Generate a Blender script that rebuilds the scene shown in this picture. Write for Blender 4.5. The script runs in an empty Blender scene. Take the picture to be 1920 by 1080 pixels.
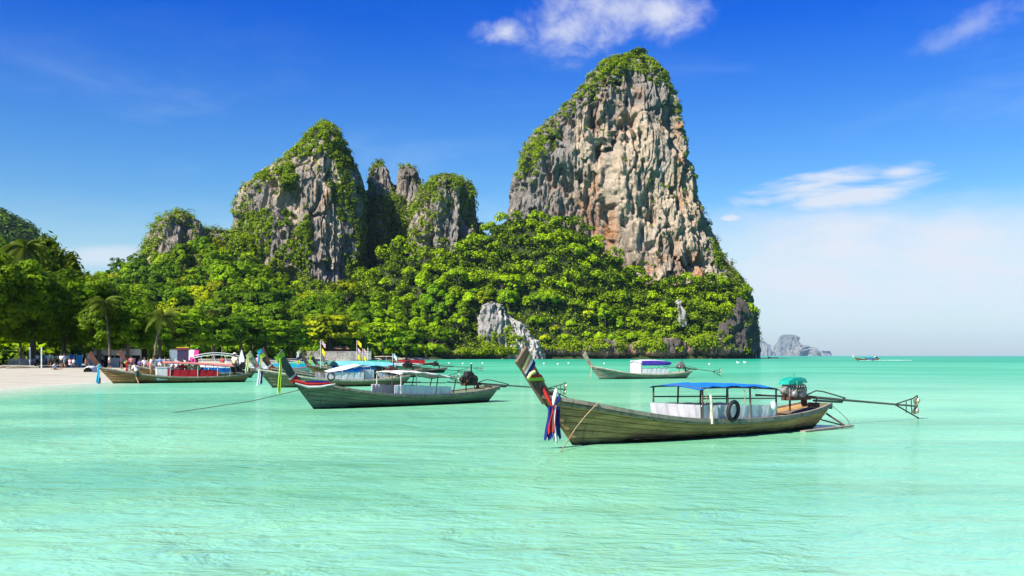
import bpy, bmesh, math, random
import numpy as np
from mathutils import Vector, Matrix

R = math.radians
SC = bpy.context.scene
COL = SC.collection
F = 1850.0            # focal length in pixels of a 1920 wide picture
HZ = 667.0            # row of the horizon
CH = 2.0              # camera height over the water

# ------------------------------------------------------------------ camera, light, sky
cam_data = bpy.data.cameras.new('camera')
cam = bpy.data.objects.new('camera', cam_data)
COL.objects.link(cam)
cam.location = (0, 0, CH)
cam.rotation_euler = (R(90), 0, 0)
cam_data.sensor_width = 36
cam_data.lens = 36 * F / 1920
cam_data.shift_y = (HZ - 540) / 1920
cam_data.clip_start = 0.1
cam_data.clip_end = 60000
SC.camera = cam

SUN_EL, SUN_AZ = R(43), math.atan2(-0.62, -0.60)     # azimuth clockwise from +Y
sun_to = Vector((math.sin(SUN_AZ) * math.cos(SUN_EL), math.cos(SUN_AZ) * math.cos(SUN_EL), math.sin(SUN_EL)))
sd = bpy.data.lights.new('sun', 'SUN')
sd.energy = 5.0
sd.angle = R(0.53)
sd.color = (1.0, 0.94, 0.83)
sun = bpy.data.objects.new('sun', sd)
COL.objects.link(sun)
sun.rotation_euler = (-sun_to).to_track_quat('-Z', 'Y').to_euler()
sun.location = (0, 0, 300)

SC.view_settings.view_transform = 'Standard'
SC.view_settings.look = 'None'
SC.view_settings.gamma = 1
SC.view_settings.use_curve_mapping = False
SC.view_settings.exposure = 1.05
SC.render.engine = 'CYCLES'
SC.cycles.use_denoising = True
SC.cycles.max_bounces = 6
SC.cycles.diffuse_bounces = 3
SC.cycles.glossy_bounces = 2
SC.cycles.transmission_bounces = 3
SC.cycles.transparent_max_bounces = 4
SC.cycles.volume_bounces = 0
SC.cycles.caustics_reflective = False
SC.cycles.caustics_refractive = False


class NT:
    """small helper to write node trees as expressions"""
    def __init__(self, tree):
        self.t = tree
        self.n = tree.nodes
        self.l = tree.links

    def node(self, typ, **kw):
        nd = self.n.new(typ)
        ins = kw.pop('ins', {})
        for k, v in kw.items():
            setattr(nd, k, v)
        for k, v in ins.items():
            self.set(nd.inputs[k], v)
        return nd

    def set(self, sock, v):
        if isinstance(v, bpy.types.NodeSocket):
            self.l.new(v, sock)
        else:
            try:
                sock.default_value = v
            except (TypeError, ValueError):
                sock.default_value = (v[0], v[1], v[2], 1.0)

    def math(self, op, a, b=0.0, c=0.0, clamp=False):
        nd = self.node('ShaderNodeMath', operation=op, use_clamp=clamp)
        self.set(nd.inputs[0], a)
        self.set(nd.inputs[1], b)
        self.set(nd.inputs[2], c)
        return nd.outputs[0]

    def vmul(self, v, s):
        nd = self.node('ShaderNodeVectorMath', operation='MULTIPLY')
        self.set(nd.inputs[0], v)
        self.set(nd.inputs[1], s)
        return nd.outputs[0]

    def vadd(self, v, s):
        nd = self.node('ShaderNodeVectorMath', operation='ADD')
        self.set(nd.inputs[0], v)
        self.set(nd.inputs[1], s)
        return nd.outputs[0]

    def noise(self, vec, scale, detail=4, rough=0.55, dist=0.0):
        nd = self.node('ShaderNodeTexNoise', ins={'Vector': vec, 'Scale': scale, 'Detail': detail, 'Roughness': rough, 'Distortion': dist})
        return nd.outputs['Fac']

    def ramp(self, fac, lo, hi, a=0.0, b=1.0, smooth=True):
        nd = self.node('ShaderNodeMapRange', interpolation_type='SMOOTHSTEP' if smooth else 'LINEAR',
                       ins={'Value': fac, 'From Min': lo, 'From Max': hi, 'To Min': a, 'To Max': b})
        return nd.outputs['Result']

    def mix(self, fac, a, b, mode='MIX'):
        nd = self.node('ShaderNodeMix', data_type='RGBA', blend_type=mode)
        self.set(nd.inputs[0], fac)
        self.set(nd.inputs[6], a if isinstance(a, bpy.types.NodeSocket) else (*a[:3], 1))
        self.set(nd.inputs[7], b if isinstance(b, bpy.types.NodeSocket) else (*b[:3], 1))
        return nd.outputs[2]

    def attr(self, name):
        return self.node('ShaderNodeAttribute', attribute_name=name)


world = bpy.data.worlds.new('World')
SC.world = world
world.use_nodes = True
w = NT(world.node_tree)
w.n.clear()
sky = w.node('ShaderNodeTexSky', sky_type='NISHITA', sun_disc=False, sun_elevation=SUN_EL,
             sun_rotation=SUN_AZ % (2 * math.pi), altitude=0, air_density=1.0, dust_density=0.6, ozone_density=1.2)
dirv = w.node('ShaderNodeTexCoord').outputs['Generated']
sep = w.node('ShaderNodeSeparateXYZ', ins={0: dirv})
dx, dy, dz = sep.outputs
hor = w.math('SQRT', w.math('ADD', w.math('MULTIPLY', dx, dx), w.math('MULTIPLY', dy, dy)))
elev = w.math('ARCTAN2', dz, hor)                      # radians
azim = w.math('ARCTAN2', dx, dy)                       # 0 = straight ahead, + right
hsv = w.node('ShaderNodeHueSaturation', ins={'Color': sky.outputs[0], 'Saturation': 1.3, 'Hue': 0.475, 'Value': 1.0})
# deep blue towards the zenith, all the way round
deep = w.ramp(elev, R(5.5), R(18.8), 0, 1, False)
blue = w.mix(deep, (0.76, 0.94, 1.09), (0.0, 0.35, 1.33))
base = w.mix(1.0, hsv.outputs[0], blue, 'MULTIPLY')
zen = w.ramp(elev, R(20), R(70), 1, .55)          # the blue goes on deepening overhead
base = w.mix(1.0, base, w.node('ShaderNodeCombineColor', ins={0: zen, 1: zen, 2: zen}).outputs[0], 'MULTIPLY')
cvec = w.node('ShaderNodeCombineXYZ', ins={0: azim, 1: elev, 2: 0.0}).outputs[0]


def blob(a0, e0, ra, re, tilt=0.0):
    """soft ellipse round a direction of the sky (degrees)"""
    a = w.math('SUBTRACT', azim, R(a0))
    e = w.math('SUBTRACT', w.math('SUBTRACT', elev, R(e0)), w.math('MULTIPLY', a, math.tan(R(tilt))))
    a = w.math('DIVIDE', a, R(ra))
    e = w.math('DIVIDE', e, R(re))
    r = w.math('SQRT', w.math('ADD', w.math('MULTIPLY', a, a), w.math('MULTIPLY', e, e)))
    return w.math('SUBTRACT', 1.0, r, clamp=True)


def blobs(lst):
    out = None
    for b in lst:
        v = blob(*b)
        out = v if out is None else w.math('MAXIMUM', out, v)
    return out


def pd(px, py):
    a = math.atan((px - 960) / F)
    return math.degrees(a), math.degrees(math.atan((HZ - py) / F * math.cos(a)))


n_puff = w.noise(w.vmul(cvec, (1, 1.25, 1)), 26, 7, 0.62, 0.3)
n_big = w.noise(w.vmul(cvec, (1, 1.3, 1)), 9, 3, 0.5)
puffs = blobs([(*pd(1075, 50), 4.0, 2.6), (*pd(1150, 20), 4.6, 2.4), (*pd(1240, 25), 3.6, 2.1), (*pd(945, 62), 2.4, 1.0),
               (*pd(1815, 52), 4.0, 1.1, 14),
               (-24, 31, 7, 3, 10), (8, 40, 9, 4, -8), (48, 27, 8, 3, 12), (70, 40, 10, 5), (-60, 36, 9, 4, 6), (150, 35, 12, 5), (-120, 42, 14, 5)])
m_puff = w.ramp(w.math('ADD', w.math('MULTIPLY', puffs, 0.75), w.math('MULTIPLY', w.math('SUBTRACT', n_puff, 0.5), 1.5)), 0.02, 1.0)
m_puff = w.math('MULTIPLY', m_puff, w.ramp(puffs, 0, .30, 0, w.ramp(azim, R(14), R(20), .85, .34)))
n_wisp = w.noise(w.vmul(cvec, (0.45, 2.4, 1)), 22, 6, 0.6, 0.5)
wisps = blobs([(*pd(1530, 348), 5.6, .95, 9), (*pd(1640, 362), 5.6, .85, 6), (*pd(1690, 322), 2.0, .6, 4), (*pd(1570, 376), 4.5, .6, 5), (*pd(1370, 408), .9, .35),
               (40, 8, 6, 1.2, 5), (-48, 9, 8, 1.4, -4), (100, 9, 12, 1.6, 4), (-140, 10, 14, 1.8)])
m_wisp = w.math('MULTIPLY', w.ramp(w.math('ADD', w.math('MULTIPLY', wisps, .75), w.math('MULTIPLY', w.math('SUBTRACT', n_wisp, 0.5), 1.9)), 0.02, .72), w.ramp(wisps, 0, .2, 0, .85))
# bank of thin white cloud low over the sea, strongest to the right, a trace to the left
veil = w.math('MULTIPLY', w.ramp(w.math('ADD', elev, w.math('MULTIPLY', w.math('SUBTRACT', w.noise(w.vmul(cvec, (.6, 1.6, 1)), 12, 5), .5), R(3.5))), R(9.2), R(6.2)),
              w.ramp(azim, R(4), R(17), 0.16, 1.0))
veil = w.math('MULTIPLY', veil, w.ramp(w.noise(w.vmul(cvec, (.7, 2.0, 1)), 16, 6, .62, .3), .34, .62, .72, 1.0))
veil = w.math('MULTIPLY', veil, w.ramp(elev, R(0.4), R(4.0), 0.22, 0.95))
left = w.math('MULTIPLY', w.ramp(w.math('ADD', blob(*pd(215, 478), 5.5, 1.3, 4), w.math('MULTIPLY', w.math('SUBTRACT', n_wisp, .5), .6)), .25, .8), 0.7)
thin = w.math('MULTIPLY', w.ramp(w.noise(w.vmul(cvec, (.5, 1.8, 1)), 5.5, 6, .6, .4), .48, .78), w.ramp(elev, R(20), R(9), 0.02, 0.26))
cm = w.math('MAXIMUM', w.math('MAXIMUM', m_puff, m_wisp), w.math('MAXIMUM', veil, left))
base = w.mix(thin, base, (6.0, 7.2, 8.6))
skycol = w.mix(cm, base, (6.35, 6.55, 7.1))
bg = w.node('ShaderNodeBackground', ins={'Color': skycol, 'Strength': 0.0635})
wo = w.node('ShaderNodeOutputWorld')
w.l.new(bg.outputs[0], wo.inputs['Surface'])


# ------------------------------------------------------------------ numeric helpers
def at(px, py, d):
    """world point at depth d that stands in direction (px, py) of the view from the beach"""
    return np.array([(px - 960) / F * d, d, CH + (HZ - py) / F * d])


def _h(ix, iy, iz, seed):
    h = (ix.astype(np.int64) * 374761393 + iy.astype(np.int64) * 668265263 + iz.astype(np.int64) * 2147483647 + seed * 1274126177) & 0xFFFFFFFF
    h = ((h ^ (h >> 13)) * 1274126177) & 0xFFFFFFFF
    h = ((h ^ (h >> 16)) * 2246822519) & 0xFFFFFFFF
    return (h ^ (h >> 15)) / 4294967295.0


def vnoise(x, y, z, seed=0):
    ix, iy, iz = np.floor(x), np.floor(y), np.floor(z)
    fx, fy, fz = x - ix, y - iy, z - iz
    ux, uy, uz = (f * f * f * (f * (f * 6 - 15) + 10) for f in (fx, fy, fz))
    ix, iy, iz = ix.astype(np.int64), iy.astype(np.int64), iz.astype(np.int64)
    def c(a, b, d): return _h(ix + a, iy + b, iz + d, seed)
    x00 = c(0, 0, 0) * (1 - ux) + c(1, 0, 0) * ux
    x10 = c(0, 1, 0) * (1 - ux) + c(1, 1, 0) * ux
    x01 = c(0, 0, 1) * (1 - ux) + c(1, 0, 1) * ux
    x11 = c(0, 1, 1) * (1 - ux) + c(1, 1, 1) * ux
    return ((x00 * (1 - uy) + x10 * uy) * (1 - uz) + (x01 * (1 - uy) + x11 * uy) * uz) * 2 - 1


def fbm(x, y, z, seed=0, octv=4, gain=.5):
    a, s, n = 1.0, 0.0, 0.0
    for o in range(octv):
        s = s + a * vnoise(x * 2 ** o + 17.3 * o, y * 2 ** o + 5.1 * o, z * 2 ** o + 9.7 * o, seed + o)
        n += a
        a *= gain
    return s / n * 1.5


def ridged(x, y, z, seed=0, octv=3):
    a, s, n = 1.0, 0.0, 0.0
    for o in range(octv):
        s = s + a * (1 - np.abs(vnoise(x * 2 ** o + 3.1 * o, y * 2 ** o, z * 2 ** o, seed + o)) * 2.0)
        n += a
        a *= .5
    return s / n


def in_poly(px, py, poly):
    res = np.zeros(px.shape, bool)
    n = len(poly)
    for i in range(n):
        x0, y0 = poly[i]
        x1, y1 = poly[(i + 1) % n]
        c = ((y0 > py) != (y1 > py)) & (px < (x1 - x0) * (py - y0) / ((y1 - y0) if y1 != y0 else 1e-9) + x0)
        res ^= c
    return res


def np_mesh(name, V, Q, mat=None, attrs=None, smooth=False):
    """mesh from numpy vertices and equal-sized polygons"""
    me = bpy.data.meshes.new(name)
    V = np.ascontiguousarray(V, dtype=np.float32)
    Q = np.ascontiguousarray(Q, dtype=np.int32)
    nf, k = Q.shape
    me.vertices.add(len(V))
    me.vertices.foreach_set('co', V.ravel())
    me.loops.add(nf * k)
    me.loops.foreach_set('vertex_index', Q.ravel())
    me.polygons.add(nf)
    me.polygons.foreach_set('loop_start', np.arange(0, nf * k, k, dtype=np.int32))
    me.update(calc_edges=True)
    if smooth:
        me.polygons.foreach_set('use_smooth', np.ones(nf, bool))
    for an, av in (attrs or {}).items():
        a = me.attributes.new(an, 'FLOAT', 'POINT')
        a.data.foreach_set('value', np.ascontiguousarray(av, dtype=np.float32).ravel())
    if mat:
        me.materials.append(mat)
    me.validate()
    return me


def link(name, data, parent=None):
    o = bpy.data.objects.new(name, data)
    COL.objects.link(o)
    if parent is not None:
        o.parent = parent
    return o


def tag(o, label=None, cat=None, group=None, kind=None):
    if label: o['label'] = label
    if cat: o['category'] = cat
    if group: o['group'] = group
    if kind: o['kind'] = kind
    return o


def empty(name, loc, rz=0.0, scale=1.0):
    o = link(name, None)
    o.empty_display_size = 0.3
    o.location = loc
    o.rotation_euler = (0, 0, rz)
    o.scale = (scale,) * 3
    return o


def grid_quads(nr, nc, wrap=False):
    i = np.arange(nr - 1)[:, None]
    j = np.arange(nc if wrap else nc - 1)[None, :]
    j2 = (j + 1) % nc
    a = i * nc + j; b = (i + 1) * nc + j; c = (i + 1) * nc + j2; d = i * nc + j2
    return np.stack([a, b, c, d], -1).reshape(-1, 4)


# ------------------------------------------------------------------ materials
MATS = {}


def material(name):
    m = bpy.data.materials.new(name)
    m.use_nodes = True
    t = NT(m.node_tree)
    t.n.clear()
    out = t.node('ShaderNodeOutputMaterial')
    MATS[name] = m
    return m, t, out


def simple(name, col, rough=.6, metal=0.0, var=.25, scale=3.0, bump=.0, spec=.4, dirt=None):
    col = tuple(c * .84 for c in col)
    dirt = dirt and tuple(c * .84 for c in dirt)
    m, t, out = material(name)
    co = t.node('ShaderNodeTexCoord').outputs['Object']
    n = t.noise(co, scale, 5, .6)
    c = t.mix(1.0, col, t.node('ShaderNodeCombineColor', ins={0: t.ramp(n, .25, .75, 1 - var, 1 + var), 1: t.ramp(n, .25, .75, 1 - var, 1 + var), 2: t.ramp(n, .25, .75, 1 - var, 1 + var)}).outputs[0], 'MULTIPLY')
    if dirt:
        d = t.ramp(t.noise(t.vmul(co, (1, 1, .4)), scale * 1.7, 6, .65), .52, .68, 0, .7)
        c = t.mix(d, c, dirt)
    b = t.node('ShaderNodeBsdfPrincipled', ins={'Base Color': c, 'Roughness': rough, 'Metallic': metal, 'Specular IOR Level': spec})
    if bump:
        bp = t.node('ShaderNodeBump', ins={'Strength': bump, 'Distance': .02, 'Height': t.noise(co, scale * 6, 5, .6)})
        t.l.new(bp.outputs[0], b.inputs['Normal'])
    t.l.new(b.outputs[0], out.inputs[0])
    return m


def foliage(name, dark, light, trans=.28):
    m, t, out = material(name)
    tone = t.attr('tone').outputs['Fac']
    oi = t.node('ShaderNodeObjectInfo')
    c = t.mix(tone, dark, light)
    c = t.mix(1.0, c, oi.outputs['Color'], 'MULTIPLY')
    d = t.node('ShaderNodeBsdfPrincipled', ins={'Base Color': c, 'Roughness': .6, 'Specular IOR Level': .10})
    tr = t.node('ShaderNodeBsdfTranslucent', ins={'Color': t.mix(1.0, c, (1.25, 1.3, .5), 'MULTIPLY')})
    mx = t.node('ShaderNodeMixShader', ins={0: trans, 1: d.outputs[0], 2: tr.outputs[0]})
    t.l.new(mx.outputs[0], out.inputs[0])
    return m


LEAF = foliage('leaf', (.016, .050, .002), (.365, .530, .002), .22)
LEAF_DARK = foliage('dark_leaf', (.014, .042, .003), (.175, .290, .005), .24)
VINE = foliage('vine', (.018, .055, .002), (.255, .360, .003))
BARK = simple('bark', (.13, .105, .08), .9, scale=2.5, bump=.5)


def rock(name, cream, grey, orange, orange_amt=.5, dark_amt=.6, sc=1.0):
    cream, grey, orange = (tuple(c * .82 for c in q) for q in (cream, grey, orange))
    m, t, out = material(name)
    co = t.node('ShaderNodeTexCoord').outputs['Object']
    wob = t.vmul(t.node('ShaderNodeTexNoise', ins={'Vector': co, 'Scale': .05 * sc, 'Detail': 3}).outputs['Color'], (14, 14, 30))
    cw = t.vadd(co, wob)
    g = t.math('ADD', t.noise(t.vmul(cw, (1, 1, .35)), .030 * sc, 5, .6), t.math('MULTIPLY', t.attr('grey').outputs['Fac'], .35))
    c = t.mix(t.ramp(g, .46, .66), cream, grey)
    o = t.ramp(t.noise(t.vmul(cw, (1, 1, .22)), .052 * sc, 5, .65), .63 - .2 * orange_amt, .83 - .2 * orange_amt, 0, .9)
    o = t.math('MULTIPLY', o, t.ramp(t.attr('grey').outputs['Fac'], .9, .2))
    c = t.mix(o, c, orange)
    k = t.ramp(t.noise(t.vmul(cw, (1, 1, .12)), .15 * sc, 7, .72), .56, .62, 0, dark_amt)
    c = t.mix(k, c, (.060, .050, .042))
    k3 = t.ramp(t.noise(t.vmul(cw, (1, 1, .3)), .050 * sc, 6, .7), .55, .63, 0, .55)
    c = t.mix(k3, c, (.105, .088, .074))
    wht = t.ramp(t.noise(t.vmul(cw, (1, 1, .3)), .13 * sc, 6, .72), .56, .68, 0, .7)
    c = t.mix(wht, c, (.54, .49, .42))
    k2 = t.ramp(t.noise(t.vmul(cw, (1, 1, .2)), .55 * sc, 6, .75), .57, .64, 0, .8)
    c = t.mix(k2, c, (.080, .066, .055))
    f = t.noise(co, .9 * sc, 7, .7)
    v = t.ramp(f, .25, .75, .62, 1.25, False)
    c = t.mix(1.0, c, t.node('ShaderNodeCombineColor', ins={0: v, 1: v, 2: v}).outputs[0], 'MULTIPLY')
    b = t.node('ShaderNodeBsdfPrincipled', ins={'Base Color': c, 'Roughness': .95, 'Specular IOR Level': .1})
    h = t.math('ADD', t.noise(t.vmul(co, (1, 1, .45)), .35 * sc, 8, .68), t.math('MULTIPLY', t.noise(co, 1.2 * sc, 5, .7), .35))
    bp = t.node('ShaderNodeBump', ins={'Strength': 1.0, 'Distance': 4.0 / sc, 'Height': h})
    t.l.new(bp.outputs[0], b.inputs['Normal'])
    t.l.new(b.outputs[0], out.inputs[0])
    return m


ROCK_BIG = rock('limestone_warm', (.70, .56, .41), (.36, .33, .295), (.54, .235, .085), .75, .75)
ROCK_MID = rock('limestone_grey', (.64, .52, .39), (.31, .285, .26), (.48, .25, .12), .45, .75)
ROCK_LOW = rock('limestone_shore', (.42, .29, .20), (.13, .115, .10), (.40, .20, .11), .6, .9, 1.6)
ROCK_PALE = rock('limestone_pale', (.80, .77, .72), (.42, .40, .38), (.36, .27, .2), .15, .9, 2.2)
ROCK_FAR = rock('limestone_far', (.50, .48, .46), (.30, .32, .30), (.3, .22, .16), .2, .35, .035)

# ------------------------------------------------------------------ land
TAB = np.array([  # direction, shore depth, foot of the slope, crest depth, row of the crest, height of the foot
    (-700, 22, 90, 600, 600, .9), (-400, 40, 112, 600, 585, .6), (0, 59, 135, 620, 585, .6), (100, 68, 150, 620, 570, .62), (200, 76, 210, 560, 545, .75),
    (300, 97, 300, 560, 520, 1), (350, 130, 315, 560, 505, 1), (400, 160, 330, 560, 480, 1), (450, 225, 330, 580, 500, 1), (560, 340, 385, 600, 565, 1),
    (650, 415, 440, 603, 560, 1.1), (700, 455, 472, 620, 520, 1.2), (740, 480, 495, 640, 470, 1.3), (780, 505, 520, 628, 500, 1.4), (850, 545, 552, 628, 485, 1.8), (900, 560, 566, 640, 450, 2.5),
    (960, 574, 580, 648, 415, 5), (1050, 585, 590, 648, 425, 8), (1110, 590, 594, 648, 455, 8), (1150, 594, 598, 648, 495, 9), (1220, 600, 604, 650, 545, 9.5),
    (1300, 607, 611, 655, 540, 11), (1360, 616, 622, 665, 540, 15), (1395, 632, 640, 684, 560, 24), (1412, 655, 662, 690, 612, 18), (1420, 690, 700, 705, 660, 1), (1424, 2000, 2010, 2020, 667, 0)], float)


def land(px, d):
    """height of the ground; px = direction, d = depth"""
    T = [np.interp(px, TAB[:, 0], TAB[:, k]) for k in range(1, 6)]
    d0, df, d1, y1, zf = T
    z1 = CH + (HZ - y1) / F * d1
    under = np.maximum(-1.6, -(d0 - d) * .035 - .03)
    t = np.clip((d - d0) / np.maximum(df - d0, 1), 0, 1)
    wide = np.clip((df - d0) / 25, 0, 1)
    beach = zf * (t * (1 - wide) + wide * (1 - (1 - t) ** 1.8))
    s = np.clip((d - df) / np.maximum(d1 - df, 1), 0, 1)
    # long flat apron first, then steep
    p = np.interp(px, [300, 800, 1000], [2.4, 1.5, 1.0])
    slope = zf + (z1 - zf) * s ** p
    z = np.where(d < d0, under, np.where(d < df, beach, slope))
    X = (px - 960) / F * d
    bump = fbm(X / 26, d / 26, np.zeros_like(X), 5, 3) * 4.0 * np.clip(s * 6, 0, 1) * np.clip((1.05 - s) * 5, .3, 1)
    return z + bump


pxs = np.concatenate([np.arange(-700, -200, 20), np.arange(-200, 1440, 6.0)])
ds = np.concatenate([np.arange(20, 130, 1.5), np.arange(130, 520, 5), np.arange(520, 740, 2.5), np.arange(740, 1000, 20)])
PX, DD = np.meshgrid(pxs, ds)
ZZ = land(PX, DD)
XX = (PX - 960) / F * DD
m, t, out = material('sand_and_soil')
co = t.node('ShaderNodeTexCoord').outputs['Object']
veg = t.attr('veg').outputs['Fac']
n = t.noise(co, .35, 6, .6)
sand = t.mix(t.ramp(n, .3, .7), (.355, .33, .26), (.42, .40, .325))
sand = t.mix(t.ramp(t.noise(t.vmul(co, (.25, 1.4, 1)), .25, 4), .52, .66, 0, .45), sand, (.28, .25, .19))
wet = t.ramp(t.node('ShaderNodeSeparateXYZ', ins={0: co}).outputs[2], .28, .02, 0, .45)
sand = t.mix(wet, sand, (.43, .41, .345))
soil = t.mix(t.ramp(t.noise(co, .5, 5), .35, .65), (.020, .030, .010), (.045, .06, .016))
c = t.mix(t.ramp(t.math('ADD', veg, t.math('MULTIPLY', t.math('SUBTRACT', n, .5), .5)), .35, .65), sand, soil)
b = t.node('ShaderNodeBsdfPrincipled', ins={'Base Color': c, 'Roughness': .95, 'Specular IOR Level': .15})
bp = t.node('ShaderNodeBump', ins={'Strength': .5, 'Distance': .12, 'Height': t.noise(co, 1.8, 6, .65)})
t.l.new(bp.outputs[0], b.inputs['Normal'])
t.l.new(b.outputs[0], out.inputs[0])
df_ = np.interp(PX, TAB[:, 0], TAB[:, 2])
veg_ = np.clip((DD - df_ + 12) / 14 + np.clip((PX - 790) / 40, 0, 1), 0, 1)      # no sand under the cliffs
ground = link('ground', np_mesh('ground', np.stack([XX, DD, ZZ], -1).reshape(-1, 3), grid_quads(len(ds), len(pxs))[:, ::-1], m, {'veg': veg_}, True))
tag(ground, kind='structure', label='pale sand beach rising to dark soil under the forest')

# ------------------------------------------------------------------ water
m, t, out = material('turquoise_water')
co = t.node('ShaderNodeTexCoord').outputs['Object']
sh = t.attr('shore').outputs['Fac']           # metres of water between here and the shore line
far = t.attr('dist').outputs['Fac']
patch = t.noise(t.vmul(co, (.55, 1.0, 1)), .045, 4, .55, .6)
patch2 = t.noise(t.vmul(co, (.35, 1.2, 1)), .16, 4, .6)
near_c = t.mix(t.ramp(patch, .36, .66), (.335, .770, .460), (.165, .530, .290))
near_c = t.mix(t.ramp(patch2, .48, .72, 0, .5), near_c, (.125, .37, .175))
mid_c = t.mix(t.ramp(patch, .38, .62), (.070, .425, .255), (.118, .525, .325))
near_c = t.mix(t.ramp(t.noise(t.vmul(co, (.5, 1.1, 1)), .11, 5, .6, .8), .46, .66, 0, .55), near_c, (.115, .42, .255))
near_c = t.mix(t.ramp(far, 17, 8, 0, .6), near_c, (.36, .79, .53))
c = t.mix(t.ramp(far, 22, 120), near_c, mid_c)
far_c = t.mix(t.ramp(t.noise(t.vmul(co, (.2, 1.0, 1)), .012, 4), .40, .62), (.006, .30, .18), (.035, .41, .27))
c = t.mix(t.ramp(far, 130, 480), c, far_c)
c = t.mix(t.ramp(far, 700, 3000), c, (.03, .33, .29))
shal = t.ramp(t.math('ADD', sh, t.math('MULTIPLY', t.math('SUBTRACT', patch2, .5), 10)), 19, 1.5)
c = t.mix(t.math('MULTIPLY', shal, t.ramp(far, 40, 62)), c, (.50, .62, .46))
edge = t.ramp(t.math('ADD', sh, t.math('MULTIPLY', t.math('SUBTRACT', t.noise(co, .5, 4), .5), 4)), 2.6, .2)
c = t.mix(t.math('MULTIPLY', edge, t.ramp(far, 200, 120)), c, (.64, .64, .54))
hue = t.mix(t.ramp(t.noise(t.vmul(co, (.4, 1.25, 1)), .6, 5, .65), .50, .75, 0, .3), (.81, .81, .80), (.69, .765, .68))
c = t.mix(1.0, c, hue, 'MULTIPLY')
fade = t.ramp(far, 60, 700, 1, .3)
w1 = t.noise(t.vmul(co, (.75, 1.15, 1)), 1.35, 4, .6, .6)
w2 = t.noise(t.vmul(co, (.6, 1.1, 1)), .28, 3, .5, .5)
w3 = t.noise(t.vmul(co, (.7, 1.25, 1)), 4.6, 3, .55, .5)
h = t.math('ADD', t.math('ADD', t.math('MULTIPLY', w1, .135), t.math('MULTIPLY', w2, .34)), t.math('MULTIPLY', w3, .034))
bp = t.node('ShaderNodeBump', ins={'Strength': fade, 'Distance': 1.0, 'Height': h})
df = t.node('ShaderNodeBsdfDiffuse', ins={'Color': c, 'Normal': bp.outputs[0]})
gl = t.node('ShaderNodeBsdfGlossy', ins={'Color': (1, 1, 1, 1), 'Roughness': .06, 'Normal': bp.outputs[0]})
fr = t.node('ShaderNodeFresnel', ins={'IOR': 1.33, 'Normal': bp.outputs[0]})
# mirror weight scaled down and capped: only part of the grazing mirror is left
mx = t.node('ShaderNodeMixShader', ins={0: t.math('MINIMUM', t.math('MULTIPLY', fr.outputs[0], .72), t.ramp(far, 25, 140, .36, .18)), 1: df.outputs[0], 2: gl.outputs[0]})
t.l.new(mx.outputs[0], out.inputs[0])

rr = np.concatenate([[0.4], np.geomspace(1.5, 20, 30), np.linspace(20.5, 130, 130), np.geomspace(132, 760, 110), np.geomspace(790, 14500, 50)])
th = np.concatenate([np.linspace(-46, 34, 340), np.linspace(35, 313, 90)]) * math.pi / 180
RR, TH = np.meshgrid(rr, th, indexing='ij')
WX, WY = RR * np.sin(TH), RR * np.cos(TH)
fy = np.maximum(WY, 1.0)
wpx = np.clip(960 + F * WX / fy, -700, 1440)
d0 = np.interp(wpx, TAB[:, 0], TAB[:, 1])
shore = np.where(WY > 5, np.where(wpx < 1425, np.abs(d0 - WY) * np.interp(wpx, [0, 300, 450, 560, 800], [.9, .55, .35, .4, .8]), 60.0), np.maximum(20, 60 + WX * 1.0))
water = link('water', np_mesh('water', np.stack([WX, WY, np.zeros_like(WX)], -1).reshape(-1, 3), grid_quads(len(rr), len(th), True), m, {'shore': shore, 'dist': RR}, True))
tag(water, kind='structure', label='shallow turquoise sea with small ripples')

# ------------------------------------------------------------------ leaf clouds
def unit(v):
    return v / np.maximum(np.linalg.norm(v, axis=-1, keepdims=True), 1e-9)


def leaves(P, N, size, rng, aspect=1.5):
    """diamond leaves at P facing N"""
    n = len(P)
    rnd = rng.normal(size=(n, 3))
    T = unit(np.cross(N, rnd))
    B = np.cross(N, T)
    s = size * rng.uniform(.6, 1.3, (n, 1))
    V = np.stack([P - T * s * aspect * .5, P - B * s * .42 + N * s * .1, P + T * s * aspect * .5, P + B * s * .42 + N * s * .1], 1).reshape(-1, 3)
    return V, np.arange(n * 4).reshape(n, 4)


def leaf_cloud(C, rad, per, size, rng, out=None, squash=.85, tone=None, jitter=.27, low=-.55):
    """clumps of leaves: per leaves on the skin of every clump (C centres, rad radii); out = outward direction per clump"""
    k = len(C)
    D = unit(rng.normal(size=(k, per, 3)))
    D[..., 2] = np.where(D[..., 2] < low, -D[..., 2], D[..., 2])
    rr_ = rng.uniform(.80, 1.06, (k, per, 1)) * np.asarray(rad).reshape(k, 1, 1)
    lump = 1 + .22 * np.sin(D[..., :1] * 5 + rng.uniform(0, 6, (k, 1, 1))) * np.sin(D[..., 1:2] * 5 + rng.uniform(0, 6, (k, 1, 1)))
    off = D * rr_ * lump
    off[..., 2] *= squash
    P = C[:, None, :] + off
    o = np.zeros((k, 1, 3)) if out is None else out[:, None, :]
    N = unit(D + .5 * o + np.array([0, 0, .35]) + jitter * rng.normal(size=D.shape))
    V, Q = leaves(P.reshape(-1, 3), N.reshape(-1, 3), size, rng)
    if tone is None:
        tone = rng.uniform(.30, 1.0, k)
    tn = np.clip(np.repeat(tone, per) + rng.normal(0, .16, k * per), 0, 1)
    return V, Q, np.repeat(tn, 4)


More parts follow.
